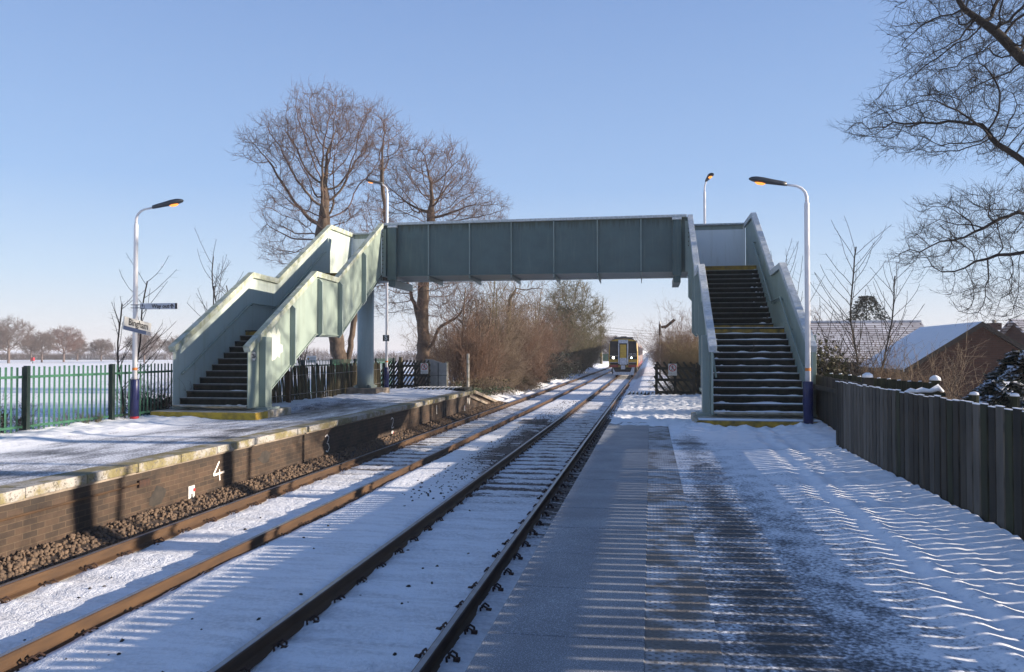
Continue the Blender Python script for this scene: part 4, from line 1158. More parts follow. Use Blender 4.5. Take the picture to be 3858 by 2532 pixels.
def bare_tree(name, label, cat, group, base, stems, att, D, dk, tip, trunk_r, rng, tw=(2, .9, .009, 3), thick=.09, mats=None, up=.05, jit=.25, tw_up=.12, nodes_max=1e9):
    P, par = colonize(stems, att, D, dk, rng, jit, up)
    r, kids = radii(P, par, tip, trunk_r)
    t = thing(name, label, cat, tuple(base), group); off = np.array(base, float)
    mats = mats or (m_bark, m_twig)
    V, F = skel_mesh(P, par, r, r >= thick, 9); link('trunk', np_mesh('trunk', V-off, F), mats[0], t, True)
    parts = [skel_mesh(P, par, r, (r < thick) & (r >= thick*.3), 5), skel_mesh(P, par, r, r < thick*.3, 4)]
    D_ = np.zeros_like(P); D_[1:] = P[1:]-P[par[1:]]; D_ /= np.linalg.norm(D_, axis=1)[:, None]+1e-9
    s = np.where(r < max(.02, thick*.45))[0]
    s = np.repeat(s, tw[0]); s = s[rng.random(len(s)) < .9]
    f = rng.random(len(s))[:, None]; q = P[s]*(1-f)+P[par[s]]*f
    A, B, ra, rb = twigs(q, D_[s], tw[1], tw[2], rng, tw_up, sub=tw[3]); parts.append(prisms(A, B, ra, rb, 3))
    V, F = merge(parts); link('branches', np_mesh('branches', V-off, F), mats[1], t)
    return t
def W(px, py, Y, dy=0): v = dspot(px, py, Y); return (v.x, v.y+dy, v.z)

# the two big bare trees standing over the footbridge
Y1 = 44.0; m1 = .02515
rng = np.random.default_rng(11)
def E1(px, py, rx, rz, wt, ry=None, Y=Y1, dy=0):
    c = W(px, py, Y, dy); return (c, (rx*m1*Y/44, (ry or rx)*m1*Y/44, rz*m1*Y/44), wt)
base = W(800, 852, Y1); base = (base[0], Y1, .0)
stems = [[base, W(798, 800, Y1)], [2, W(775, 740, Y1, -.3), W(764, 650, Y1, -.6), W(758, 560, Y1, -.6), W(762, 500, Y1, -.5)]]
P_ = [E1(770, 330, 165, 118, 5), E1(640, 340, 90, 60, 1.2), E1(850, 330, 110, 85, 2.0), E1(720, 470, 120, 90, 2.2), E1(665, 560, 70, 75, 1.0), E1(600, 350, 52, 48, .6), E1(870, 560, 75, 110, 1.3, dy=-1)]
att = ell(rng, 3400, P_)
bare_tree('bare_tree', 'tallest bare tree with a broad twiggy crown, its forked trunk behind the left staircase', 'tree', 'big bare trees behind the footbridge', base,
          [[base, W(799, 800, Y1)], [2, W(776, 740, Y1, -.3), W(764, 650, Y1, -.6), W(758, 560, Y1, -.6), W(762, 510, Y1, -.5)], [2, W(816, 750, Y1, .4), W(832, 680, Y1, .6), W(868, 600, Y1, .8), W(886, 545, Y1, .9)]],
          att, .36, .56, .011, .50, rng, (4, .85, .0092, 5), .05, jit=.10)
Y2 = 48.0
rng = np.random.default_rng(23)
b2 = W(984, 850, Y2); b2 = (b2[0], Y2, 0.)
P_ = [E1(1000, 420, 120, 90, 4, Y=Y2), E1(930, 470, 80, 90, 1.3, Y=Y2), E1(1080, 500, 90, 75, 1.8, Y=Y2), E1(1130, 490, 60, 40, .6, Y=Y2), E1(1010, 640, 120, 110, 1.6, Y=Y2), E1(900, 660, 70, 90, .9, Y=Y2), E1(1080, 720, 60, 70, .7, Y=Y2)]
att = ell(rng, 3400, P_)
bare_tree('bare_tree', 'second big bare tree, dark straight trunk seen below the bridge span with drooping lower twigs', 'tree', 'big bare trees behind the footbridge', b2,
          [[b2, W(985, 780, Y2), W(982, 720, Y2), W(986, 650, Y2), W(1000, 560, Y2), W(1003, 480, Y2)], [9, W(950, 670, Y2, .3), W(935, 630, Y2, .5)], [6, W(1030, 760, Y2, -.6), W(1075, 735, Y2, -1)]],
          att, .36, .56, .011, .44, rng, (4, .85, .0092, 5), .05, jit=.10)
# the tree beyond the right hand edge, whose boughs reach into the picture and whose shade lies on the left stairs
rng = np.random.default_rng(5)
YR = 19.5; br_ = (13.3, YR, -.4)
def ER(px, py, rx, ry, rz, wt, Y=YR): return (W(px, py, Y), (rx, ry, rz), wt)
P_ = [ER(2330, 130, 2.4, 2.4, 2.4, 3.4), ER(2170, 260, 1.7, 1.8, 1.15, 1.8), ER(2050, 300, .95, 1.2, .38, .7), ER(2200, 40, 1.4, 1.6, 1.1, .9), ER(2260, 520, 1.5, 1.6, .85, 1.5), ER(2180, 590, 1.0, 1.2, .55, .9), ER(2300, 690, 1.0, 1.2, .7, .9), ER(2540, 200, 3, 3, 3.2, 1.8), ER(2640, 480, 3, 3, 2.2, 1.0), ER(2700, -150, 4, 4, 3.6, 2.0), ER(2400, -150, 3, 3, 2.5, 1.4)]
att = ell(rng, 5200, P_)
bare_tree('bare_tree', 'dark bare tree at the right edge, its boughs reaching in over the board fence', 'tree', None, br_,
          [[br_, (13.3, YR, 3.0), (13.0, YR, 6.0), (12.9, YR+.1, 9.0)],
           [13, (12.2, YR-.2, 4.6), W(2440, 440, YR), W(2378, 374, YR), W(2318, 335, YR), W(2290, 284, YR, .2)],
           [24, (12.3, YR+.4, 7.4), W(2470, 190, YR, .3), W(2380, 114, YR, .3), W(2310, 70, YR), W(2240, 20, YR)],
           [11, (12.1, YR+.3, 4.0), W(2450, 500, YR, .4), W(2378, 488, YR, .3), W(2310, 516, YR), W(2240, 552, YR)],
           [9, (12.2, YR-.5, 3.2), W(2450, 600, YR, -.6), W(2378, 588, YR, -.5), W(2250, 612, YR, -.4)]],
          att, .24, .36, .0065, .215, rng, (4, .44, .0046, 5), .05, (m_twigd, m_twigd), jit=.15)
# more bare garden trees beyond the right hand edge; their shade dapples the stairs and bars the far wall
for (sd, x, y, H, rx, st, lab) in ((201, 17.5, 27.5, 14.5, 4.2, 2, 'bare garden tree beyond the right edge, farthest of the shading row'), (202, 11.2, 11.2, 17, 2.8, 2, 'bare garden tree beyond the right edge, nearest of the shading row'), (203, 13.0, 15.0, 18, 2.6, 2, 'bare garden tree beyond the right edge, second of the shading row'), (204, 24, 33, 16, 5.0, 1, 'bare garden tree beyond the right edge, behind the brick gabled house')):
    rng = np.random.default_rng(sd); bs = (x, y, -.4)
    att = ell(rng, 1500, [((x, y, H*(.74 if H > 16.5 else .62)), (rx, rx, H*(.24 if H > 16.5 else .36)), 1)])
    sts = [[bs, (x+.1, y, 1.5), (x+.1, y-.35, H*.30), (x, y-.6, H*.55)]]
    if st == 2: sts.append([4, (x+.2, y+.4, H*.30), (x, y+.7, H*.5)])
    bare_tree('bare_tree', lab, 'tree', None, bs, sts, att, .42, .7, .011, .24, rng, (4 if H < 16.5 else 2, .8, .011, 4), .07, (m_twigd, m_twigd))

# saplings: straight whips with alternate side shoots
def sapling(label, base, tops, rng, group, r0=.05, fan=10, lean=.5, mat=None):
    t = thing('sapling', label, 'young tree', base, group); off = np.array(base)
    S0, S1, ra, rb = [], [], [], []; trunks = MB()
    def whip(p, d, L, r, n, lvl):
        d = np.array(d, float); d /= np.linalg.norm(d)
        for i in range(n):
            q = p+d*L/n; r2 = r*(1-.55/n)
            S0.append(p); S1.append(q); ra.append(r); rb.append(r2)
            if lvl > 0 and i >= (n*.25 if lvl == 2 else 0):
                for s in range(2 if lvl == 2 else 1):
                    e = rng.normal(0, 1, 3); e -= d*e.dot(d); e /= np.linalg.norm(e)
                    if lvl == 2: whip(p+(q-p)*rng.random(), d*.62+e*lean, L*rng.uniform(.28, .48)*(1-.45*i/n), r*.42, 6, 1)
                    elif rng.random() < .8: whip(p+(q-p)*rng.random(), d*.5+e*.7, L*rng.uniform(.08, .2), r*.5, 2, 0)
            p = q; r = r2; d = d+rng.normal(0, .07, 3)+np.array([0, 0, .06]); d /= np.linalg.norm(d)
    for (dx, dy, H) in tops: whip(np.array(base, float), (dx, dy, H), H, r0, fan, 2)
    V, F = prisms(S0, S1, ra, np.array(rb), 5)
    link('stems', np_mesh('stems', V-off, F), mat or m_twigd, t); return t
rng = np.random.default_rng(3)
c = W(287, 960, 18.6); sapling('young leafless whip tree behind the green fence, left of the lamp post', (c[0], 18.6, .3), [(-.05, 0, 3.4)], rng, 'saplings by the green fence', .032, lean=.75)
c = W(300, 960, 18.9); sapling('young leafless tree right behind the lamp post with the station sign', (c[0], 18.9, .3), [(.05, 0, 4.0)], rng, 'saplings by the green fence', .030, lean=.6)
for (px, Y, H, lab) in ((540, 31, 6.4, 'tips of a sapling showing over the left parapet, upper one'), (490, 29, 5.0, 'tips of a sapling showing over the left parapet, lower one')):
    c = W(px, 850, Y); sapling(lab, (c[0], Y, .1), [(0, 0, H), (.12*H, 0, H*.8)], rng, 'saplings behind the left parapet', .04)
for (px, Y, H, lx, lab) in ((1968, 24, 5.5, -.08, 'left of the three dark slim trees growing against the snowy roofs'), (1998, 24.6, 5.8, .0, 'middle of the three dark slim trees growing against the snowy roofs'), (2042, 25, 5.0, .03, 'right of the three dark slim trees growing against the snowy roofs')):
    c = W(px, 870, Y); sapling(lab, (c[0], Y, -.3), [(lx*H, 0, H)], rng, 'slim trees by the snowy roofs', .034, 18, .5)
rng = np.random.default_rng(31)
for (px, py, Y, H, lab) in ((700, 850, 60, 5.5, 'thin dark tree beside the white board in the field'), (655, 850, 75, 5.5, 'faint thin tree left of the white board in the field')):
    c = W(px, py, Y); sapling(lab, (c[0], Y, 0), [(0, 0, H), (-.1*H, 0, H*.8), (.12*H, 0, H*.7)], rng, 'thin trees by the white board', .06)

# shrubs: many stems fanning from the ground
def shrub(name, label, cat, group, base, rx, H, n, rng, mats, r0=.026, sub=4, fine=3, droop=0, ry=None, tl=.30, stem_up=1.6, nested=True):
    t = thing(name, label, cat, base, group); off = np.array(base, float); ry = ry or rx
    a = rng.uniform(0, 2*PI, n); k = rng.random(n)**.6
    p = np.zeros((n, 3)); p[:, 0] = np.cos(a)*k*rx*.45; p[:, 1] = np.sin(a)*k*ry*.45
    d = np.stack([np.cos(a)*k*rx*.55, np.sin(a)*k*ry*.55, np.full(n, H*.62)], 1)+rng.normal(0, .12*H, (n, 3)); L = np.linalg.norm(d, axis=1)*rng.uniform(.7, 1.25, n); d /= np.linalg.norm(d, axis=1)[:, None]
    out = []; nodes = []; dirs = []; r = np.full(n, r0)
    for s in range(6):
        d = d+rng.normal(0, .13, (n, 3)); d[:, 2] += .05-droop*s*.12; d /= np.linalg.norm(d, axis=1)[:, None]
        q = p+d*(L/6)[:, None]; rb = r*.8; out.append((p, q, r, rb)); p = q; r = rb
        if s >= 1: nodes.append(p); dirs.append(d)
    parts = [prisms(*[np.concatenate([o[i] for o in out]) for i in range(4)], 4)]
    Q = np.concatenate(nodes); Dn = np.concatenate(dirs)
    Q = np.repeat(Q, sub, 0)+rng.normal(0, .03*H, (len(Q)*sub, 3)); Dn = np.repeat(Dn, sub, 0)
    A, B, ra, rb = twigs(Q, Dn, min(tl*H, .95), r0*.42, rng, .10-droop*.2, .75, fine); g = B[:, 2] > 0; parts.append(prisms(A[g], B[g], ra[g], rb[g], 3))
    V, F = merge(parts); link('stems', np_mesh('stems', V, F), mats, t); return t
def leaves(par, name, rng, n, cen, rad, size, mat, shell=.5, lump=0):
    """many small leaf faces gathered in clumps through a volume"""
    nc = max(8, n//60); v = rng.normal(0, 1, (nc, 3)); v /= np.linalg.norm(v, axis=1)[:, None]; cc = np.array(cen)+v*np.array(rad)*(rng.random((nc, 1))**shell)
    P = cc[rng.integers(0, nc, n)]+rng.normal(0, 1, (n, 3))*np.array(rad)*(.16+lump)
    P[:, 2] = np.maximum(P[:, 2], parent_off(par).z+.03)
    u = rng.normal(0, 1, (n, 3)); u /= np.linalg.norm(u, axis=1)[:, None]; w_ = np.cross(u, rng.normal(0, 1, (n, 3))); w_ /= np.linalg.norm(w_, axis=1)[:, None]
    s = (size*rng.uniform(.6, 1.4, n))[:, None]
    V = np.stack([P-u*s, P+w_*s*.55, P+u*s, P-w_*s*.55], 1).reshape(-1, 3); F = np.arange(4*n).reshape(-1, 4)
    off = np.array(parent_off(par)[:]); return link(name, np_mesh(name, V-off, F), mat, par)
rng = np.random.default_rng(77)
G1 = 'bushes of the brown thicket left of the line'
def gp(px, Y, z=0.): c = dspot(px, 850, Y); return (c.x, Y, z)
shrub('bare_bush', 'russet bush at the left end of the brown thicket, behind the metal sheet', 'bush', G1, gp(1085, 43), 2.0, 5.2, 75, rng, m_twigr)
shrub('bare_bush', 'tall fawn bush with upright stems in the middle of the brown thicket', 'bush', G1, gp(1145, 50), 2.5, 7.2, 120, rng, m_twigp)
shrub('bare_bush', 'dense reddish bush right of the fawn bush in the brown thicket', 'bush', G1, gp(1212, 61), 3.0, 7.6, 140, rng, m_twigr)
shrub('bare_bush', 'low fawn bush in front, at the foot of the brown thicket', 'bush', G1, gp(1165, 48), 1.5, 2.9, 60, rng, m_twigp)
shrub('bare_bush', 'far red brown bush where the thicket meets the ivy covered tree', 'bush', G1, gp(1258, 76), 2.8, 6.2, 110, rng, m_twigr)
rng = np.random.default_rng(41)
Y3 = 57.0; b3 = gp(1172, Y3)
att = ell(rng, 520, [(W(1190, 720, Y3), (3.1, 2.6, 2.6), 3), (W(1230, 690, Y3), (1.6, 1.8, 2.0), 1.2), (W(1120, 740, Y3), (1.8, 2, 2.2), 1)])
bare_tree('bare_tree', 'bare tree with olive green limbs spreading above the brown thicket', 'tree', None, b3, [[b3, W(1168, 800, Y3), W(1166, 760, Y3)], [2, W(1185, 700, Y3), W(1200, 670, Y3)]], att, .4, .75, .012, .2, rng, (4, .8, .009, 3), .05, (m_twigg, m_twigp), tw_up=.3)
rng = np.random.default_rng(44)
for (px, Y, H, lx, lab) in ((1066, 43, 6.0, -.05, 'slender bare tree at the left end of the thicket, near the dark trunk'), (1118, 47, 5.7, .04, 'slender bare tree rising out of the russet bush'), (1140, 50, 7.1, .08, 'slender bare tree leaning right in the middle of the thicket'), (1192, 57, 6.6, -.04, 'slender bare tree in front of the reddish bush'), (1238, 65, 7.2, .05, 'slender bare tree at the right end of the reddish bush')):
    c = gp(px, Y); sapling(lab, (c[0], Y, 0), [(lx*H, 0, H), (lx*H+.5, 0, H*.9)], rng, 'slender trees of the thicket', .06, 12, .6, m_twigg if px in (1140, 1238) else m_bark)
Y4 = 93.0; b4 = gp(1330, Y4)
rng = np.random.default_rng(43)
att = ell(rng, 2300, [(W(1330, 750, Y4), (4.3, 3.6, 4.2), 3), (W(1322, 700, Y4), (2.8, 2.8, 2.5), 1.6), (W(1362, 765, Y4), (2.5, 2.8, 4.2), 1.3), (W(1300, 770, Y4), (2.8, 2.8, 4.2), 1)])
iv = bare_tree('ivy_tree', 'bushy bare tree cloaked in dark ivy at the end of the thicket, nearest the train', 'tree', None, b4, [[b4, W(1328, 800, Y4), W(1330, 750, Y4)]], att, .55, .75, .018, .34, rng, (6, 1.2, .021, 5), .06, (m_twigg, m_twigg), tw_up=.2, jit=.15)
leaves(iv, 'ivy', rng, 1300, W(1310, 765, Y4), (1.3, 1.7, 3.0), .14, m_ivy, .6)
leaves(iv, 'ivy', rng, 500, W(1322, 725, Y4), (1.7, 1.8, 1.3), .13, m_ivy, .6)
shrub('bare_bush', 'olive brown bush of fine twigs wrapped round the foot of the ivy covered tree', 'bush', G1, gp(1322, 89), 3.8, 7.6, 190, rng, m_twigg)
shrub('bare_bush', 'greyish bush between the ivy covered tree and the telegraph pole', 'bush', G1, gp(1350, 109), 2.3, 7.0, 110, rng, m_twigp)
rng = np.random.default_rng(47)
hb = shrub('evergreen_bush', 'dark rounded evergreen bush in shadow left of the empty track', 'bush', None, gp(1303, 71), 1.6, 2.2, 30, rng, m_twigd)
leaves(hb, 'foliage', rng, 3200, (gp(1303, 71)[0], 71, 1.0), (1.55, 1.4, 1.15), .08, m_evergreen, .4)
hb = shrub('evergreen_bush', 'low dark bush in shadow, left neighbour of the rounded evergreen', 'bush', None, gp(1262, 62), 1.1, 1.2, 25, rng, m_twigd)
leaves(hb, 'foliage', rng, 1200, (gp(1262, 62)[0], 62, .5), (1.1, 1.0, .55), .07, m_evergreen, .4)
shrub('bare_bush', 'fawn hedge bush of upright stems below the ivy covered tree', 'bush', G1, gp(1340, 100), 2.6, 4.4, 120, rng, m_twigp)
shrub('bare_bush', 'last rounded fawn bush of the thicket, beside the telegraph pole', 'bush', G1, gp(1366, 118), 1.8, 5.0, 110, rng, m_twigp)
shrub('bare_bush', 'broad brown bush filling the back of the thicket below the slender trees', 'bush', G1, gp(1180, 66), 4.2, 6.4, 170, rng, m_twigr)
shrub('bare_bush', 'greyish fawn bush at the back left of the thicket, behind the dark trunk', 'bush', G1, gp(1055, 56), 3.2, 5.2, 110, rng, m_twigp)
br = shrub('bramble_patch', 'tangle of brown brambles and green leaves beside the far platform ramp', 'brambles', None, gp(1115, 42, .1), 2.2, 1.3, 110, rng, m_twigp, .012, droop=1)
leaves(br, 'foliage', rng, 2600, (gp(1115, 42)[0], 42, .5), (2.2, 1.5, .5), .05, m_bramble, .7)
leaves(br, 'green_foliage', rng, 900, (gp(1105, 40)[0], 40, .45), (1.8, 1.2, .35), .05, m_ivy, .7)
br = shrub('bramble_patch', 'rounded mound of dry brown undergrowth at the edge of the empty track', 'brambles', None, gp(1200, 50, -.05), 1.5, 1.3, 110, rng, m_twigp, .012, droop=1)
leaves(br, 'foliage', rng, 2400, (gp(1200, 50)[0], 50, .45), (1.5, 1.4, .5), .05, m_bramble, .7)
br = shrub('bramble_patch', 'undergrowth with rust brown leaves in front of the dark evergreens', 'brambles', None, gp(1230, 56, 0), 1.4, 1.9, 90, rng, m_twigr, .013, droop=.6)
leaves(br, 'foliage', rng, 2200, (gp(1230, 56)[0], 56, .9), (1.2, 1.2, .8), .06, mk('rust_leaf', (.12,.06,.03), (.08,.04,.02), 2), .7)
# right of the line, between the train and the stairs
G2 = 'bushes right of the train'
rng = np.random.default_rng(51)
for (px, Y, rx, H, mt, lab) in ((1592, 52, 1.6, 5.2, m_twigr, 'tallest russet bush right of the train, next to the bridge column'), (1582, 64, 1.4, 4.3, m_twigp, 'fawn bush right of the train behind the trellis'), (1556, 84, 1.6, 4.4, m_twigr, 'middle one of the bushes on the right of the line, behind the signal post'), (1538, 125, 2.2, 4.8, m_twigfar, 'far greyish bush leaning towards the line right of the train'), (1606, 46, 1.2, 3.0, m_grass, 'low bush close behind the right hand trellis')):
    shrub('bare_bush', lab, 'bush', G2, gp(px, Y, .1), rx, H, 85, rng, mt, .018)
br = shrub('bramble_patch', 'brown undergrowth behind the right hand trellis', 'brambles', None, gp(1585, 42, .1), 1.6, 1.3, 70, rng, m_grass, .012, droop=.8)
leaves(br, 'foliage', rng, 500, (gp(1585, 42)[0], 42, .5), (1.5, 1.5, .5), .05, m_grass, .7)
# gardens on the right
rng = np.random.default_rng(61)
hb = shrub('evergreen_shrub', 'olive leafy shrub behind the right hand lamp post', 'bush', None, gp(1915, 21.5, -.3), 1.1, 2.9, 40, rng, m_twigd)
leaves(hb, 'foliage', rng, 2600, (gp(1915, 21.5)[0], 21.5, 1.35), (.75, .8, 1.2), .05, mk('olive_leaf', (.085,.075,.025), (.045,.045,.018), 3), .6)
G3 = 'brown garden shrubs below the snowy gable roof'
for (px, Y, rx, H, n, mt, lab) in ((2090, 22.5, 1.0, 3.3, 34, m_twigp, 'tall fawn garden shrub standing against the snowy roof slope'), (2150, 21.5, 1.1, 2.9, 40, m_twigp, 'bushy fawn garden shrub in front of the brick gable'), (2200, 20, .9, 2.2, 36, m_twigd, 'dark brown garden shrub left of the snow dusted conifer'), (2040, 21, 1.2, 2.2, 70, m_twigr, 'low brown garden shrub behind the mossy garden fence'), (1975, 22, 1.2, 2.2, 60, m_twigr, 'low brown garden shrub at the feet of the three slim trees')):
    shrub('bare_bush', lab, 'bush', G3, gp(px, Y, -.3), rx, H, n, rng, mt, .016, sub=3, fine=2, tl=.22)
br = shrub('bramble_patch', 'shaded tangle of stems below the snow dusted conifer', 'brambles', None, gp(2190, 17.5, -.3), 1.6, 1.7, 110, rng, m_twigd, .010, droop=.5)
def conifer(label, base, H, rx, rng, snowy, n=3600, col=None):
    t = thing('conifer', label, 'tree', base, None); off = np.array(base, float)
    b = MB(); b.tube([base, (base[0], base[1], base[2]+H*.9)], [.09, .02], 7); b.build('trunk', m_twigd, t)
    z = rng.random(n)**.8; a = rng.uniform(0, 2*PI, n); lay = np.floor(z*11)/11
    prof = np.interp(z, [0, .15, .5, .8, 1], [.75, 1, .95, .72, .22])
    rr_ = prof*rx*(.45+.55*rng.random(n)**.5)*(1+.16*np.sin(a*5+lay*40))
    P = np.stack([np.cos(a)*rr_, np.sin(a)*rr_, z*H-.10*rr_], 1)+off
    d = np.stack([np.cos(a), np.sin(a), rng.uniform(-.35, .35, n)], 1)+rng.normal(0, .35, (n, 3)); d /= np.linalg.norm(d, axis=1)[:, None]
    w_ = np.cross(d, np.array([0, 0, 1.])+rng.normal(0, .4, (n, 3))); w_ /= np.linalg.norm(w_, axis=1)[:, None]
    s = (.11*rx**.4*rng.uniform(.7, 1.5, n))[:, None]
    V = np.stack([P-d*s, P+w_*s*.38, P+d*s, P-w_*s*.38], 1).reshape(-1, 3)
    link('foliage', np_mesh('foliage', V-off, np.arange(4*n).reshape(-1, 4)), col or m_evergreen, t)
    if snowy:
        pick = (np.sin(a*5+lay*40) > .0) & (rng.random(n) < .5) & (rr_ > prof*rx*.62); k = int(pick.sum()); Q = P[pick]+np.array([0, 0, .03]); dd = d[pick].copy(); dd[:, 2] *= .25
        ww = np.cross(dd, [0, 0, 1.]); ww /= np.linalg.norm(ww, axis=1)[:, None]; ss = s[pick]*.95
        V = np.stack([Q-dd*ss, Q+ww*ss*.5+np.array([0, 0, .02]), Q+dd*ss-np.array([0, 0, .03]), Q-ww*ss*.5+np.array([0, 0, .015])], 1).reshape(-1, 3)
        link('snow', np_mesh('snow', V-off, np.arange(4*k).reshape(-1, 4)), snow, t)
    return t
c = W(2330, 900, 15.5); conifer('dark conifer dusted with snow at the right edge above the fence', (c[0], 15.5, -.5), 2.35, 1.0, rng, True, 6000)
c = W(2385, 900, 17.5); conifer('second dark conifer with snow on its sprays, cut by the right edge', (c[0], 17.5, -.5), 2.9, .95, rng, True, 4600)
c = W(2016, 860, 75); conifer('dark green conifer showing above the snowy tiled roof', (c[0], 75, 0), 7.4, 2.2, rng, False, 4200)
c = W(1915, 850, 80); att = ell(rng, 300, [((c[0], 80, 4.6), (4.2, 3, 2.2), 1)])
bare_tree('bare_tree', 'bare treetop showing over the left end of the tiled roof', 'tree', None, (c[0], 80, 0), [[(c[0], 80, 0), (c[0], 80, 2.5)]], att, .6, 1.1, .015, .2, rng, (4, 1.0, .012, 3), .06, (m_twigfar, m_twigfar))
# ivy and small shrubs by the green fence
rng = np.random.default_rng(71)
hb = shrub('evergreen_shrub', 'dark leafy shrub under the left hand stairs by the green fence', 'bush', None, (-12.5, 18.5, .55), .8, 1.25, 28, rng, m_twigd, .012)
leaves(hb, 'foliage', rng, 1500, (-12.5, 18.5, 1.0), (.4, .85, .5), .035, m_evergreen, .6)
for (y, H, lab) in ((13.0, 1.05, 'thin leafy climber behind the green fence, leftmost in the picture'), (13.55, .85, 'thin leafy climber just left of the near fence post'), (14.05, 1.0, 'thin leafy climber just right of the near fence post')):
    hb = shrub('climber', lab, 'plant', 'climbers behind the green fence', (-12.35, y, .6), .25, H, 9, rng, m_twigd, .008)
    leaves(hb, 'foliage', rng, 130, (-12.35, y, .6+H*.55), (.12, .14, H*.42), .032, m_ivy, .8)
hb = shrub('weeds', 'low weeds along the foot of the green fence', 'plant', None, (-12.2, 15.8, .72), .4, .35, 40, rng, m_grass, .006, ry=1.6)
leaves(hb, 'foliage', rng, 300, (-12.2, 15.8, .8), (.18, 1.0, .10), .03, m_ivy, .8)

# parkland trees across the snowy field: six kinds grown once, then copied
def far_proto(seed, H, rx, label, loc, group, mats=(m_twigfar, m_twigfar), n=800):
    rng = np.random.default_rng(seed); x, y, z = loc
    att = ell(rng, n, [((x, y, z+H*.62), (rx, rx, H*.38), 1)])
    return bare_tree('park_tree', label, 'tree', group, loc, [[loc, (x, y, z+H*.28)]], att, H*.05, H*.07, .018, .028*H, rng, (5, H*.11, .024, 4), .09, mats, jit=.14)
GF = 'park trees across the snowy field'
def fl(px, Y): c = dspot(px, 833, Y); return (c.x, Y, .0)
far_proto(101, 9.6, 5.2, 'broad russet park tree at the left edge of the picture', fl(20, 150), GF)
far_proto(102, 8.6, 4.8, 'round dome crowned park tree with a red tint, centre of the distant row', fl(148, 172), GF, (m_twigfar, mk('russet_distant_twig', (.17,.10,.085), (.12,.08,.07), .4, .95)))
far_proto(103, 7.2, 3.0, 'slim greyish park tree just left of the dome crowned one', fl(97, 165), GF)
far_proto(104, 6.6, 2.6, 'small park tree between the edge tree and the slim one', fl(72, 180), GF)
far_proto(105, 5.8, 3.2, 'little round park tree standing alone left of the lamp post', fl(235, 190), GF)
far_proto(106, 7.2, 4.2, 'round park tree behind the lamp post, right of the station sign', fl(335, 165), GF)
far_proto(107, 6.4, 3.6, 'park tree half hidden by the end of the left parapet', fl(408, 185), GF)
far_proto(108, 6.0, 3.0, 'low park tree right of the dome crowned one', fl(180, 200), GF)
far_proto(109, 9.0, 5.0, 'park tree cut by the left edge behind the russet one', fl(-25, 175), GF)
far_proto(110, 6.5, 3.6, 'bare tree far away left of the train, above the green shed', fl(1415, 190), None)
far_proto(111, 7.0, 4.0, 'distant tree right of the rails at the vanishing point', (6.5, 330, 0), None)
# far hedges: countless twigs reading as one band
def hedge(label, pts, H, rng, n, mat):
    P = np.array(pts, float); seg = rng.integers(0, len(P)-1, n); f = rng.random(n)[:, None]
    q = P[seg]*(1-f)+P[seg+1]*f; h = H*(.55+.45*np.array([noise.noise(Vector((x*.06, y*.06, 0))) for x, y, z in q])+.2)
    q = q+np.stack([rng.normal(0, 1.2, n), rng.normal(0, 1.2, n), np.zeros(n)], 1); e = q+np.stack([rng.normal(0, .5, n), rng.normal(0, .5, n), h*rng.uniform(.5, 1.1, n)], 1)
    V, F = prisms(q, e, np.full(n, .03), np.full(n, .012), 3)
    mid = q+(e-q)*.6; A, B, ra, rb = twigs(mid, (e-q)/np.linalg.norm(e-q, axis=1)[:, None], .9, .022, rng, .1, .9, 2)
    V, F = merge([(V, F), prisms(A, B, ra, rb, 3)])
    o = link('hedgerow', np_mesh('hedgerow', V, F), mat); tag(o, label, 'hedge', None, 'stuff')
rng = np.random.default_rng(91)
hedge('far hedgerow beyond the snowy field on the left', [fl(-40, 215), fl(150, 225), fl(400, 230)], 3.0, rng, 3000, m_twigfar)
hedge('far hedgerow seen under the bridge beyond the white field', [fl(600, 230), fl(800, 210), fl(1010, 180), fl(1060, 150)], 4.2, rng, 3000, m_twigfar)
hedge('far line of trees at the end of the straight railway', [(-60, 480, 0), (-10, 520, 0)], 6, rng, 900, m_twigfar)
hedge('far line of trees right of the railway', [(12, 240, 0), (16, 420, 0)], 6, rng, 1200, m_twigfar)
# ------------------------------------------------------------------ the train
TX, TY = (RX[2]+RX[3])/2, 75.0
tr = thing('passenger_train', 'yellow fronted diesel train with lit headlights and a snowy nose, approaching on the track', 'train', (TX, TY, 0))
m_ty = mk('train_yellow', (.54,.34,.03), (.42,.26,.025), 6, .4); m_tred = mk('train_red', (.30,.022,.022), (.25,.02,.02), 6, .4)
m_torange = mk('train_orange', (.60,.25,.04), (.5,.2,.03), 6, .4)
m_tside = mk('train_side', (.26,.22,.20), (.20,.17,.16), 2, .4); m_troof = mk('train_roof', (.06,.062,.065), (.045,.045,.05), 4, .6)
m_glass = mk('dark_glass', (.010,.013,.018), (.014,.017,.022), 3, .5, spec=.2); m_under = mk('underframe', (.022,.020,.019), (.012,.012,.012), 8, .8)
m_snowdirt = mk('packed_snow', (.62,.64,.68), (.36,.38,.42), 9, .8, .5, 40, .02)
BODY = [(-1.24,.98),(-1.34,1.25),(-1.36,1.7),(-1.35,2.5),(-1.29,3.15),(-1.18,3.42)]
ROOF = [(-1.18,3.42),(-.98,3.58),(-.70,3.72),(-.36,3.80),(0,3.83)]
def mir(p): return p+[(-x, z) for x, z in p[::-1]]
def tp(pts): return [(TX+x, z) for x, z in pts]
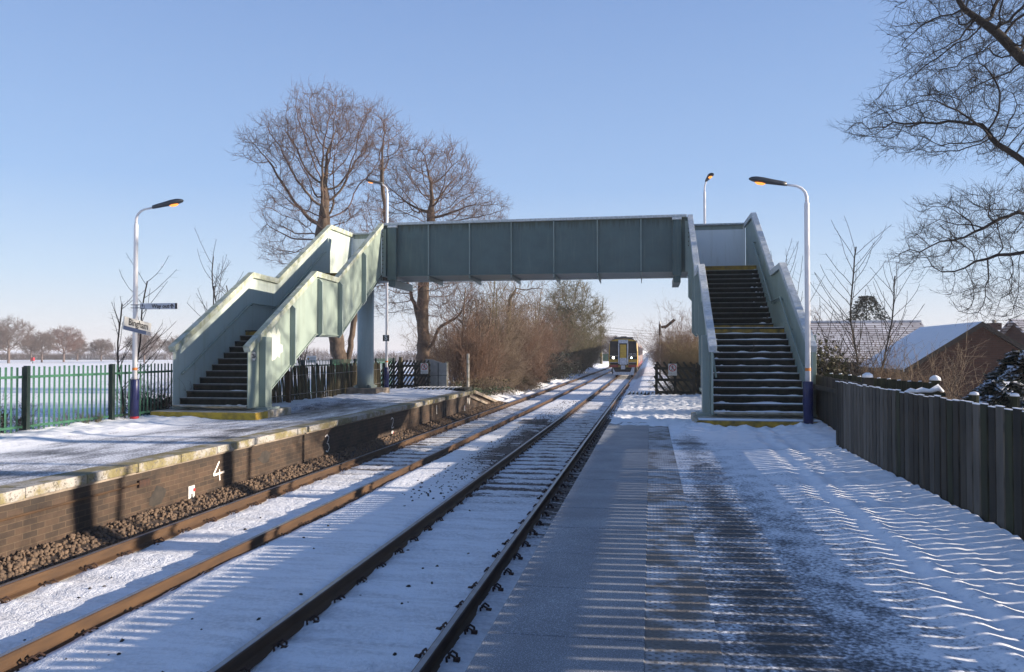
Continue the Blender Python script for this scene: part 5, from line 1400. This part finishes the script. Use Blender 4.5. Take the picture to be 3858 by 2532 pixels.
for ci, y0 in enumerate((TY+.35, TY+23.6)):
    y1 = y0+22.6
    b = MB(); b.prism(tp(mir(BODY)), 'y', y0, y1); body = b.build('body', m_tside, tr)
    rp = mir(ROOF[:-1]+[(0, 3.83)])
    rp = ROOF+[(-x, z) for x, z in ROOF[::-1][1:]]
    b = MB(); b.prism(tp([(x*1.004, z+.004) for x, z in rp]), 'y', y0, y1); b.build('roof', m_troof, tr)
    for sx in (-1, 1):
        xs_ = TX+sx*1.352
        for k in range(7):
            ya = y0+3.4+k*2.5; b = MB(); b.box(min(xs_, xs_+sx*.012), max(xs_, xs_+sx*.012), ya, ya+1.9, 2.05, 2.95); b.build('window', m_glass, tr)
        for ya in (y0+.95, y1-2.3):
            b = MB(); b.box(min(xs_, xs_+sx*.016), max(xs_, xs_+sx*.016), ya, ya+1.25, 1.1, 3.1); d = b.build('door', m_tred, tr)
            b = MB(); b.box(min(xs_, xs_+sx*.022), max(xs_, xs_+sx*.022), ya+.35, ya+.9, 2.1, 2.9); b.build('door_window', m_glass, d)
        b = MB(); b.box(min(xs_-sx*.04, xs_+sx*.006), max(xs_-sx*.04, xs_+sx*.006), y0+.0, y1, 1.0, 1.16); b.build('red_band', m_tred, tr)
    b = MB(); b.box(TX-1.1, TX+1.1, y0+5.5, y1-5.5, .42, .97); b.build('underframe', m_under, tr)
    for yb in (y0+3.2, y1-3.2):
        b = MB(); b.box(TX-1.2, TX+1.2, yb-1.5, yb+1.5, .45, .80); bg_ = b.build('bogie', m_under, tr)
        for yy in (yb-1.2, yb+1.2):
            b = MB(); b.tube([(TX-.82, yy, .42), (TX-.68, yy, .42)], .42, 20); b.tube([(TX+.68, yy, .42), (TX+.82, yy, .42)], .42, 20); b.tube([(TX-.7, yy, .42), (TX+.7, yy, .42)], .08, 8); b.build('wheelset', m_under, bg_)
    for xx in (-.62, 0, .62):
        b = MB(); b.box(TX+xx-.26, TX+xx+.26, y0+1.0, y0+3.6, 3.72 if xx else 3.80, 3.90 if xx == 0 else 3.82); b.build('roof_pod', m_troof, tr)
# cab front, raked back a little at the top
def cab(pts_y): pass
yf = TY
fr = MB(); pr_ = mir(BODY); rp = ROOF+[(-x, z) for x, z in ROOF[::-1][1:]]
full = BODY+ROOF[1:]+[(-x, z) for x, z in ROOF[::-1][1:]]+[(-x, z) for x, z in BODY[::-1][1:]]
n = len(full)
for (dy, k) in ((.0, .965), (.06, .995), (.36, 1.0)):
    for x, z in full: fr.v.append((TX+x*k, yf+dy+.05*max(0, z-2.2), .98+(z-.98)*(k if k < 1 else 1)))
fr.f.append(tuple(range(n)))
for i in range(2):
    for j in range(n): fr.f.append((i*n+j, i*n+n+j, i*n+n+(j+1) % n, i*n+(j+1) % n))
front = fr.build('cab_front', m_ty, tr)
def fbox(x0, x1, z0, z1, d0, d1, name, mat, par, bev=0):
    """panel on the raked front"""
    b = MB(); sl_ = lambda z: yf+.05*max(0, z-2.2)
    b.v = [(TX+x, sl_(z)-d, z) for d in (d0, d1) for (x, z) in ((x0, z0), (x1, z0), (x1, z1), (x0, z1))]
    b.f = [(3,2,1,0),(4,5,6,7),(0,1,5,4),(1,2,6,5),(2,3,7,6),(3,0,4,7)]
    return b.build(name, mat, par, bevel=bev)
for s_ in (-1, 1):
    x0, x1 = sorted((s_*.47, s_*1.235)); fbox(x0, x1, 2.07, 3.42, -.01, .018, 'windscreen', m_glass, front, .012)
    x0, x1 = sorted((s_*.50, s_*1.26)); hb_ = fbox(x0, x1, 1.72, 2.0, -.01, .022, 'light_cluster', m_glass, front)
    cx = s_*.86-(.06 if s_ < 0 else .10); b = MB(); b.tube([(TX+cx, yf-.023, 1.87), (TX+cx, yf-.035, 1.87)], .095 if s_ < 0 else .075, 16); b.build('headlight', emit('headlight', (1, .97, .88) if s_ < 0 else (.72, .88, 1), 9 if s_ < 0 else 5), hb_)
    x0, x1 = sorted((s_*.48, s_*1.30)); fbox(x0, x1, 2.035, 2.065, -.01, .02, 'white_line', m_signwhite, front)
    x0, x1 = sorted((s_*.50, s_*1.22)); g_ = fbox(x0, x1, 1.22, 1.44, -.01, .02, 'lower_grille', m_under, front); fbox(x0, x1, 1.42, 1.45, -.01, .035, 'snow_line', m_snowdirt, g_)
    x0, x1 = sorted((s_*.46, s_*1.245)); fbox(x0, x1, 1.0, 1.20, -.01, .025, 'red_valance', m_tred, front)
place_text('158 774', .20, m_signwhite, front, (TX+.86, yf-.021, 2.20), '-y', .002)
b = MB(); b.v = [(TX+x, yf+.05*max(0, z-2.2)+dy, z+.006) for dy in (-.012, .36) for x, z in [(-1.17,3.38)]+ROOF[1:]+[(-x, z) for x, z in ROOF[::-1][1:-1]]+[(1.17,3.38)]]; k = len(b.v)//2
b.f = [(i, i+1, k+i+1, k+i) for i in range(k-1)]; b.build('cab_roof_edge', m_troof, tr)
dm = [(x, z) for x, z in [(-1.10,3.50)]+ROOF[1:]+[(-x, z) for x, z in ROOF[::-1][1:-1]]+[(1.10,3.50)]]
b = MB(); b.v = [(TX+x*.985, yf+.05*(z-2.2)-.014, z) for x, z in dm+[(.7, 3.60), (0, 3.66), (-.7, 3.60)]]; b.f = [tuple(range(len(b.v)))]; b.build('dark_dome', m_troof, front)
gw = fbox(-.47, .47, 1.18, 3.52, .0, .26, 'gangway', m_under, tr, .05)
fbox(-.44, .44, 3.22, 3.54, .255, .285, 'gangway_snow', m_snowdirt, gw); fbox(-.46, -.36, 1.3, 3.2, .255, .28, 'gangway_frame', m_snowdirt, gw); fbox(.36, .46, 1.3, 3.2, .255, .28, 'gangway_frame', m_snowdirt, gw)
fbox(-.28, .28, 1.85, 3.10, .255, .275, 'gangway_door', m_ty, gw); fbox(-.32, .32, 1.22, 1.85, .255, .30, 'gangway_snow', m_snowdirt, gw)
b = MB(); b.box(TX-.24, TX+.24, yf-.35, yf+.2, .75, 1.15); c_ = b.build('coupler', m_under, tr, bevel=.03); b = MB(); b.box(TX-.20, TX+.16, yf-.37, yf-.351, .80, 1.16); b.build('coupler_snow', m_snowdirt, c_)
b = MB(); b.v = [(TX+x, y, z) for (x, y, z) in ((-.98,yf-.05,.95),(-.74,yf-.12,.55),(.66,yf-.12,.55),(.80,yf-.05,.98),(1.02,yf-.05,.98),(.98,yf-.2,.28),(-.92,yf-.2,.28))]; b.f = [(6,1,0),(6,5,2,1),(5,4,3,2)]
pw = b.build('snow_plough', m_snowdirt, tr); so_ = pw.modifiers.new('thickness', 'SOLIDIFY'); so_.thickness = .04
b = MB(); b.box(TX-1.05, TX+1.05, yf+.05, yf+.9, .36, .97); b.build('front_underframe', m_under, tr)

# ------------------------------------------------------------------ houses on the right
def tile_mat():
    m, t, b = nodes_of('snowy_tiles'); tc = N(t, 'ShaderNodeTexCoord'); sp = N(t, 'ShaderNodeSeparateXYZ'); cb = N(t, 'ShaderNodeCombineXYZ')
    t.links.new(tc.outputs['Object'], sp.inputs[0]); t.links.new(sp.outputs['X'], cb.inputs['X']); t.links.new(math_n(t, 'MULTIPLY', sp.outputs['Z'], 2.0), cb.inputs['Y'])
    br = N(t, 'ShaderNodeTexBrick'); t.links.new(cb.outputs[0], br.inputs['Vector']); br.offset = .5
    for k, v in (('Scale', 1), ('Brick Width', .9), ('Row Height', .225), ('Mortar Size', .040), ('Mortar Smooth', .6), ('Bias', 0)): br.inputs[k].default_value = v
    br.inputs['Color1'].default_value = (.80,.80,.84,1); br.inputs['Color2'].default_value = (.62,.60,.62,1); br.inputs['Mortar'].default_value = (.085,.06,.055,1)
    v = coords(t); f = ramp(t, noise_n(t, v, .9, 4), [(.38, (0,0,0)), (.62, (1,1,1))])
    t.links.new(mix_n(t, math_n(t, 'MULTIPLY', f, .45), br.outputs['Color'], (.14,.11,.11)), b.inputs['Base Color']); b.inputs['Roughness'].default_value = .8
    bump_n(t, b, br.outputs['Fac'], -.5, .03); return m
m_tiles = tile_mat()
m, t, b_ = nodes_of('red_brick'); tc = N(t, 'ShaderNodeTexCoord'); sp = N(t, 'ShaderNodeSeparateXYZ'); cb = N(t, 'ShaderNodeCombineXYZ')
t.links.new(tc.outputs['Object'], sp.inputs[0]); t.links.new(math_n(t, 'ADD', sp.outputs['X'], sp.outputs['Y']), cb.inputs['X']); t.links.new(sp.outputs['Z'], cb.inputs['Y'])
br = N(t, 'ShaderNodeTexBrick'); t.links.new(cb.outputs[0], br.inputs['Vector'])
for k, v in (('Scale', 1), ('Brick Width', .225), ('Row Height', .075), ('Mortar Size', .006)): br.inputs[k].default_value = v
br.inputs['Color1'].default_value = (.070,.028,.018,1); br.inputs['Color2'].default_value = (.045,.019,.013,1); br.inputs['Mortar'].default_value = (.06,.042,.035,1)
t.links.new(br.outputs['Color'], b_.inputs['Base Color']); b_.inputs['Roughness'].default_value = .9; m_redb = m
m_snowroof = snow_mat('roof_snow', .3, .02)
m_frame = plain('window_frame_white', (.6,.6,.6))
# long tiled bungalow
hs = thing('bungalow', 'bungalow with a long tiled roof striped with snow, behind the slim trees', 'house', (10.5, 44, -.5))
def roof_slab(par, pts, th, mat, name='roof'):
    b = MB(); n = len(pts); up = Vector((0, 0, th)); b.v = [tuple(p) for p in pts]+[tuple(Vector(p)-up) for p in pts]
    b.f = [tuple(range(n)), tuple(range(n, 2*n))[::-1]]+[(i, n+i, n+(i+1) % n, (i+1) % n) for i in range(n)]; return b.build(name, mat, par)
Rz, Ez = 3.97, 1.93
roof_slab(hs, [(7.3, 40.4, Ez), (13.75, 40.4, Ez), (13.75, 44, Rz), (7.3, 44, Rz)], .12, m_tiles)
roof_slab(hs, [(7.3, 44.01, Rz), (13.75, 44.01, Rz), (13.75, 47.6, Ez), (7.3, 47.6, Ez)], .12, m_tiles)
b = MB(); b.tube([(7.3, 44, Rz+.01), (13.75, 44, Rz+.01)], .07, 6); b.build('ridge', m_snowdirt, hs)
b = MB(); b.box(7.6, 13.5, 40.8, 47.2, -.6, 1.9); w_ = b.build('wall', m_redb, hs)
b = MB(); b.prism([(40.8, 1.9), (47.2, 1.9), (44, 3.7)], 'x', 13.2, 13.49); b.build('gable', m_redb, hs)
for x in (8.2, 11.2):
    b = MB(); b.box(x, x+1.3, 40.74, 40.799, .5, 1.6); f_ = b.build('window', m_frame, hs); b = MB(); b.box(x+.06, x+1.24, 40.73, 40.739, .56, 1.54); b.build('pane', m_glass, f_)
b = MB(); b.box(7.3, 13.75, 40.28, 40.395, Ez-.16, Ez-.02); b.build('gutter', m_black, hs)
# brick gabled house with a smooth snow roof
hs = thing('brick_house', 'red brick gabled house whose smooth roof is white with snow', 'house', (11.3, 33, -.5))
ax, gy, by, az, ez = 11.3, 30.0, 36.3, 3.45, 1.80; hw = 2.42
roof_slab(hs, [(ax-hw-.1, gy-.15, ez), (ax, gy-.15, az), (ax, by, az), (ax-hw-.1, by, ez)], .10, m_snowroof)
roof_slab(hs, [(ax+.005, gy-.15, az), (ax+hw+.1, gy-.15, ez), (ax+hw+.1, by, ez), (ax+.005, by, az)], .10, m_snowroof)
b = MB(); b.prism([(ax-hw+.1, -.6), (ax+hw-.1, -.6), (ax+hw-.1, ez-.08), (ax, az-.14), (ax-hw+.1, ez-.08)], 'y', gy, by-.1); b.build('wall', m_redb, hs)
for s_ in (-1, 1):
    b = MB(); b.beam((ax, gy-.165, az-.09), (ax+s_*(hw+.1), gy-.165, ez-.09), .025, .17, up=(0, 1, 0)) if False else b.prism([(ax, az-.005), (ax+s_*(hw+.12), ez-.01), (ax+s_*(hw+.12), ez-.19), (ax, az-.185)], 'y', gy-.18, gy-.152); b.build('bargeboard', m_sleeper, hs)
b = MB(); b.box(ax-hw-.22, ax-hw-.1, gy, by, ez-.14, ez-.03); b.build('gutter', m_black, hs)
# roof at the right edge
hs = thing('house', 'house with a snow striped tiled roof cut off by the right edge', 'house', (18, 38, -.5))
roof_slab(hs, [(15.75, 36.2, 2.75), (24, 36.2, 2.75), (24, 38.6, 3.86), (15.75, 38.6, 3.86)], .1, m_tiles); roof_slab(hs, [(15.75, 38.61, 3.86), (24, 38.61, 3.86), (24, 41, 2.75), (15.75, 41, 2.75)], .1, m_tiles)
b = MB(); b.prism([(36.4, -.6), (40.8, -.6), (40.8, 2.7), (38.6, 3.7), (36.4, 2.7)], 'x', 15.95, 23.9); b.build('wall', m_redb, hs)
b = MB(); b.box(17, 18.2, 36.35, 36.399, .6, 1.8); f_ = b.build('window', m_frame, hs); b = MB(); b.box(17.06, 18.14, 36.34, 36.349, .66, 1.74); b.build('pane', m_glass, f_)
hs = thing('house', 'far house roof with a brick chimney between the gable and the right edge roof', 'house', (22.5, 54, -.5))
c0 = spot(3748, 1223, 54); c1 = spot(3770, 1243, 54); c2 = spot(3850, 1272, 54)
roof_slab(hs, [(c1.x-4, 51, 3.0), (c2.x+2, 51, 2.2), (c2.x+1, 54, c2.z), (c1.x-.2, 54, c1.z+.1), (c1.x-4, 54, c1.z+.1)], .1, m_snowroof)
b = MB(); b.box(c1.x-4, c2.x+.5, 51.4, 56, -.6, 2.3); b.build('wall', m_redb, hs)
b = MB(); b.box(c0.x-.32, c0.x+.32, 53.8, 54.4, 2.5, c0.z+.1); ch = b.build('chimney', m_redb, hs); b = MB(); b.tube([(c0.x, 54.1, c0.z+.1), (c0.x, 54.1, c0.z+.3)], .11, 8); b.build('chimney_pot', m_conc, ch)
# green shed far along the line
p = spot(2290, 1341, 190); hs = thing('shed', 'small dark green shed far down the line, left of the train', 'shed', (p.x, 190, 0))
b = MB(); b.box(p.x-1.2, p.x+2.6, 190, 194, 0, 2.0); b.build('wall', m_palis, hs); b = MB(); b.prism([(p.x-1.3, 2.0), (p.x+2.7, 2.0), (p.x+2.7, 2.08), (p.x+.7, 2.5), (p.x-1.3, 2.08)], 'y', 189.8, 194.2); b.build('roof', m_snowdirt, hs)
p = spot(2256, 1336, 150); b = MB(); b.box(p.x-.75, p.x+.65, 150.4, 151, .0, p.z+.6); q = b.build('relay_cabinet', m_conc, None, bevel=.02); tag(q, 'pale lineside cabinet at the foot of the telegraph pole', 'cabinet')

# ------------------------------------------------------------------ poles, signal, wires
p = spot(2264, 1225, 150); pz = p.z
tp_ = thing('telegraph_pole', 'wooden telegraph pole at the end of the thicket left of the train', 'telegraph pole', (p.x, 150, -.1))
b = MB(); b.tube([(p.x, 150, -.1), (p.x, 150, pz)], [.19, .13], 8); b.build('pole', m_paling, tp_)
for k in range(3):
    b = MB(); b.box(p.x-.5, p.x+.5, 149.80, 149.86, pz-.5-k*.45, pz-.38-k*.45); b.build('crossarm', m_sleeper, tp_)
b = MB(); b.box(p.x-.2, p.x+.2, 149.78, 149.80, 1.6, 2.2); b.build('yellow_notice', m_yellow, tp_)
b = MB()
for k in range(4):
    z0 = pz-.35-k*.5; a = Vector((p.x+.2, 150, z0)); c = Vector((24, 162, z0-.05)); pts = [a.lerp(c, i/16)-Vector((0, 0, 2.0*(1-(2*i/16-1)**2)*.45)) for i in range(17)]
    b.tube(pts, .022, 4)
q = b.build('overhead_wires', m_black, None); tag(q, 'four sagging wires strung from the telegraph pole across the line', 'wires')
p = spot(2486, 1219, 64); sg = thing('semaphore_signal', 'semaphore signal post with its arm raised beside the bushes right of the train', 'signal', (p.x, 64, .1))
b = MB(); b.tube([(p.x, 64, .1), (p.x, 64, p.z)], [.085, .06], 10); po = b.build('post', mk('signal_post_paint', (.42,.37,.30), (.25,.20,.15), 8, .7), sg)
b = MB(); b.tube([(p.x, 64, p.z), (p.x, 64, p.z+.10), (p.x, 64, p.z+.22)], [.09, .08, .01], 8); b.build('finial', m_signwhite, sg)
b = MB(); b.tube([(p.x, 64, p.z-.95), (p.x, 64, p.z-.08)], .095, 10); b.build('dark_top', m_sleeper, po)
b = MB(); b.beam((p.x+.1, 63.88, p.z-.30), (p.x+.55, 63.88, p.z-.22), .03, .20); b.beam((p.x+.5, 63.88, p.z-.24), (p.x+1.15, 63.88, p.z+.30), .03, .22); ar = b.build('arm', m_twigd, sg)
b = MB(); b.tube([(p.x+.42, 63.86, p.z-.32), (p.x+.42, 63.80, p.z-.32)], .10, 10); b.build('spectacle', m_glass, ar)
b = MB()
for k in range(12): b.tube([(p.x-.16, 64.1, .5+k*.3), (p.x+.16, 64.1, .5+k*.3)], .012, 4)
b.tube([(p.x-.16, 64.1, .2), (p.x-.16, 64.1, 4.2)], .014, 4); b.tube([(p.x+.16, 64.1, .2), (p.x+.16, 64.1, 4.2)], .014, 4); b.build('ladder', m_lamp, sg)
p = spot(2399, 1256, 900); py_ = thing('electricity_pylon', 'faint lattice electricity pylon on the horizon above the train', 'pylon', (p.x, 900, 0))
b = MB(); H = p.z
for s_ in (-1, 1):
    for t_ in (-1, 1): b.beam((p.x+s_*3, 900+t_*3, 0), (p.x+s_*.5, 900+t_*.5, H), .35, .35)
for k in range(8):
    z0, z1 = H*k/8, H*(k+1)/8; f0, f1 = 3-2.5*k/8, 3-2.5*(k+1)/8
    b.beam((p.x-f0, 897+.3*k, z0), (p.x+f1, 897+.3*k, z1), .2, .2); b.beam((p.x+f0, 897+.3*k, z0), (p.x-f1, 897+.3*k, z1), .2, .2)
b.build('tower', m_galv, py_)
b = MB()
for k, wd in ((.97, 4), (.82, 6), (.68, 5)): b.beam((p.x-wd, 900, H*k), (p.x+wd, 900, H*k), .4, .5)
b.build('arms', m_galv, py_)
# board and bin in the field
p = spot(1174, 1352, 55); nb = thing('notice_board', 'small white notice board on legs in the snowy field behind the palings', 'sign', (p.x, 55, 0))
b = MB(); b.box(p.x-.38, p.x+.38, 55, 55.04, p.z-.28, p.z+.22); pn = b.build('panel', m_signwhite, nb)
b = MB(); b.tube([(p.x-.25, 54.99, p.z), (p.x-.25, 54.999, p.z)], .085, 12); b.build('emblem', m_black, pn)
b = MB(); b.tube([(p.x-.25, 54.985, p.z+.01), (p.x-.25, 54.9899, p.z+.01)], .045, 10); b.build('emblem_centre', m_yellow, pn)
b = MB()
for k in range(3): b.box(p.x-.12, p.x+.30-.06*k, 54.994, 54.999, p.z+.06-k*.09, p.z+.09-k*.09)
b.build('text_lines', m_lamp, pn)
for s_ in (-.3, .3): b = MB(); b.box(p.x+s_-.03, p.x+s_+.03, 55.041, 55.09, -.1, p.z+.2); b.build('leg', m_galv, nb)
p = spot(121, 1357, 150); rb = thing('litter_bin', 'tiny red bin standing far away in the snowy field on the left', 'bin', (p.x, 150, 0))
b = MB(); b.box(p.x-.28, p.x+.28, 150, 150.4, .55, 1.25); b.build('bin', m_red, rb); b = MB(); b.box(p.x-.05, p.x+.05, 150.15, 150.25, -.2, .549); b.build('post', m_sleeper, rb)
# twigs and leaves lying on the near platform's snow are left to the surface itself

# ------------------------------------------------------------------ winter haze over the fields
if HAZE > 0:
    b = MB(); b.box(-6000, 6000, -200, 6000, -12, 30); hz = b.build('haze', None); tag(hz, kind='stuff')
    m = bpy.data.materials.new('haze'); m.use_nodes = True; t = m.node_tree; t.nodes.remove(t.nodes['Principled BSDF'])
    vn = N(t, 'ShaderNodeVolumePrincipled'); vn.inputs['Density'].default_value = HAZE; vn.inputs['Color'].default_value = (.92,.94,1.0,1); vn.inputs['Anisotropy'].default_value = .0
    t.links.new(vn.outputs[0], t.nodes['Material Output'].inputs['Volume']); hz.data.materials.append(m)
S.cycles.volume_bounces = 0
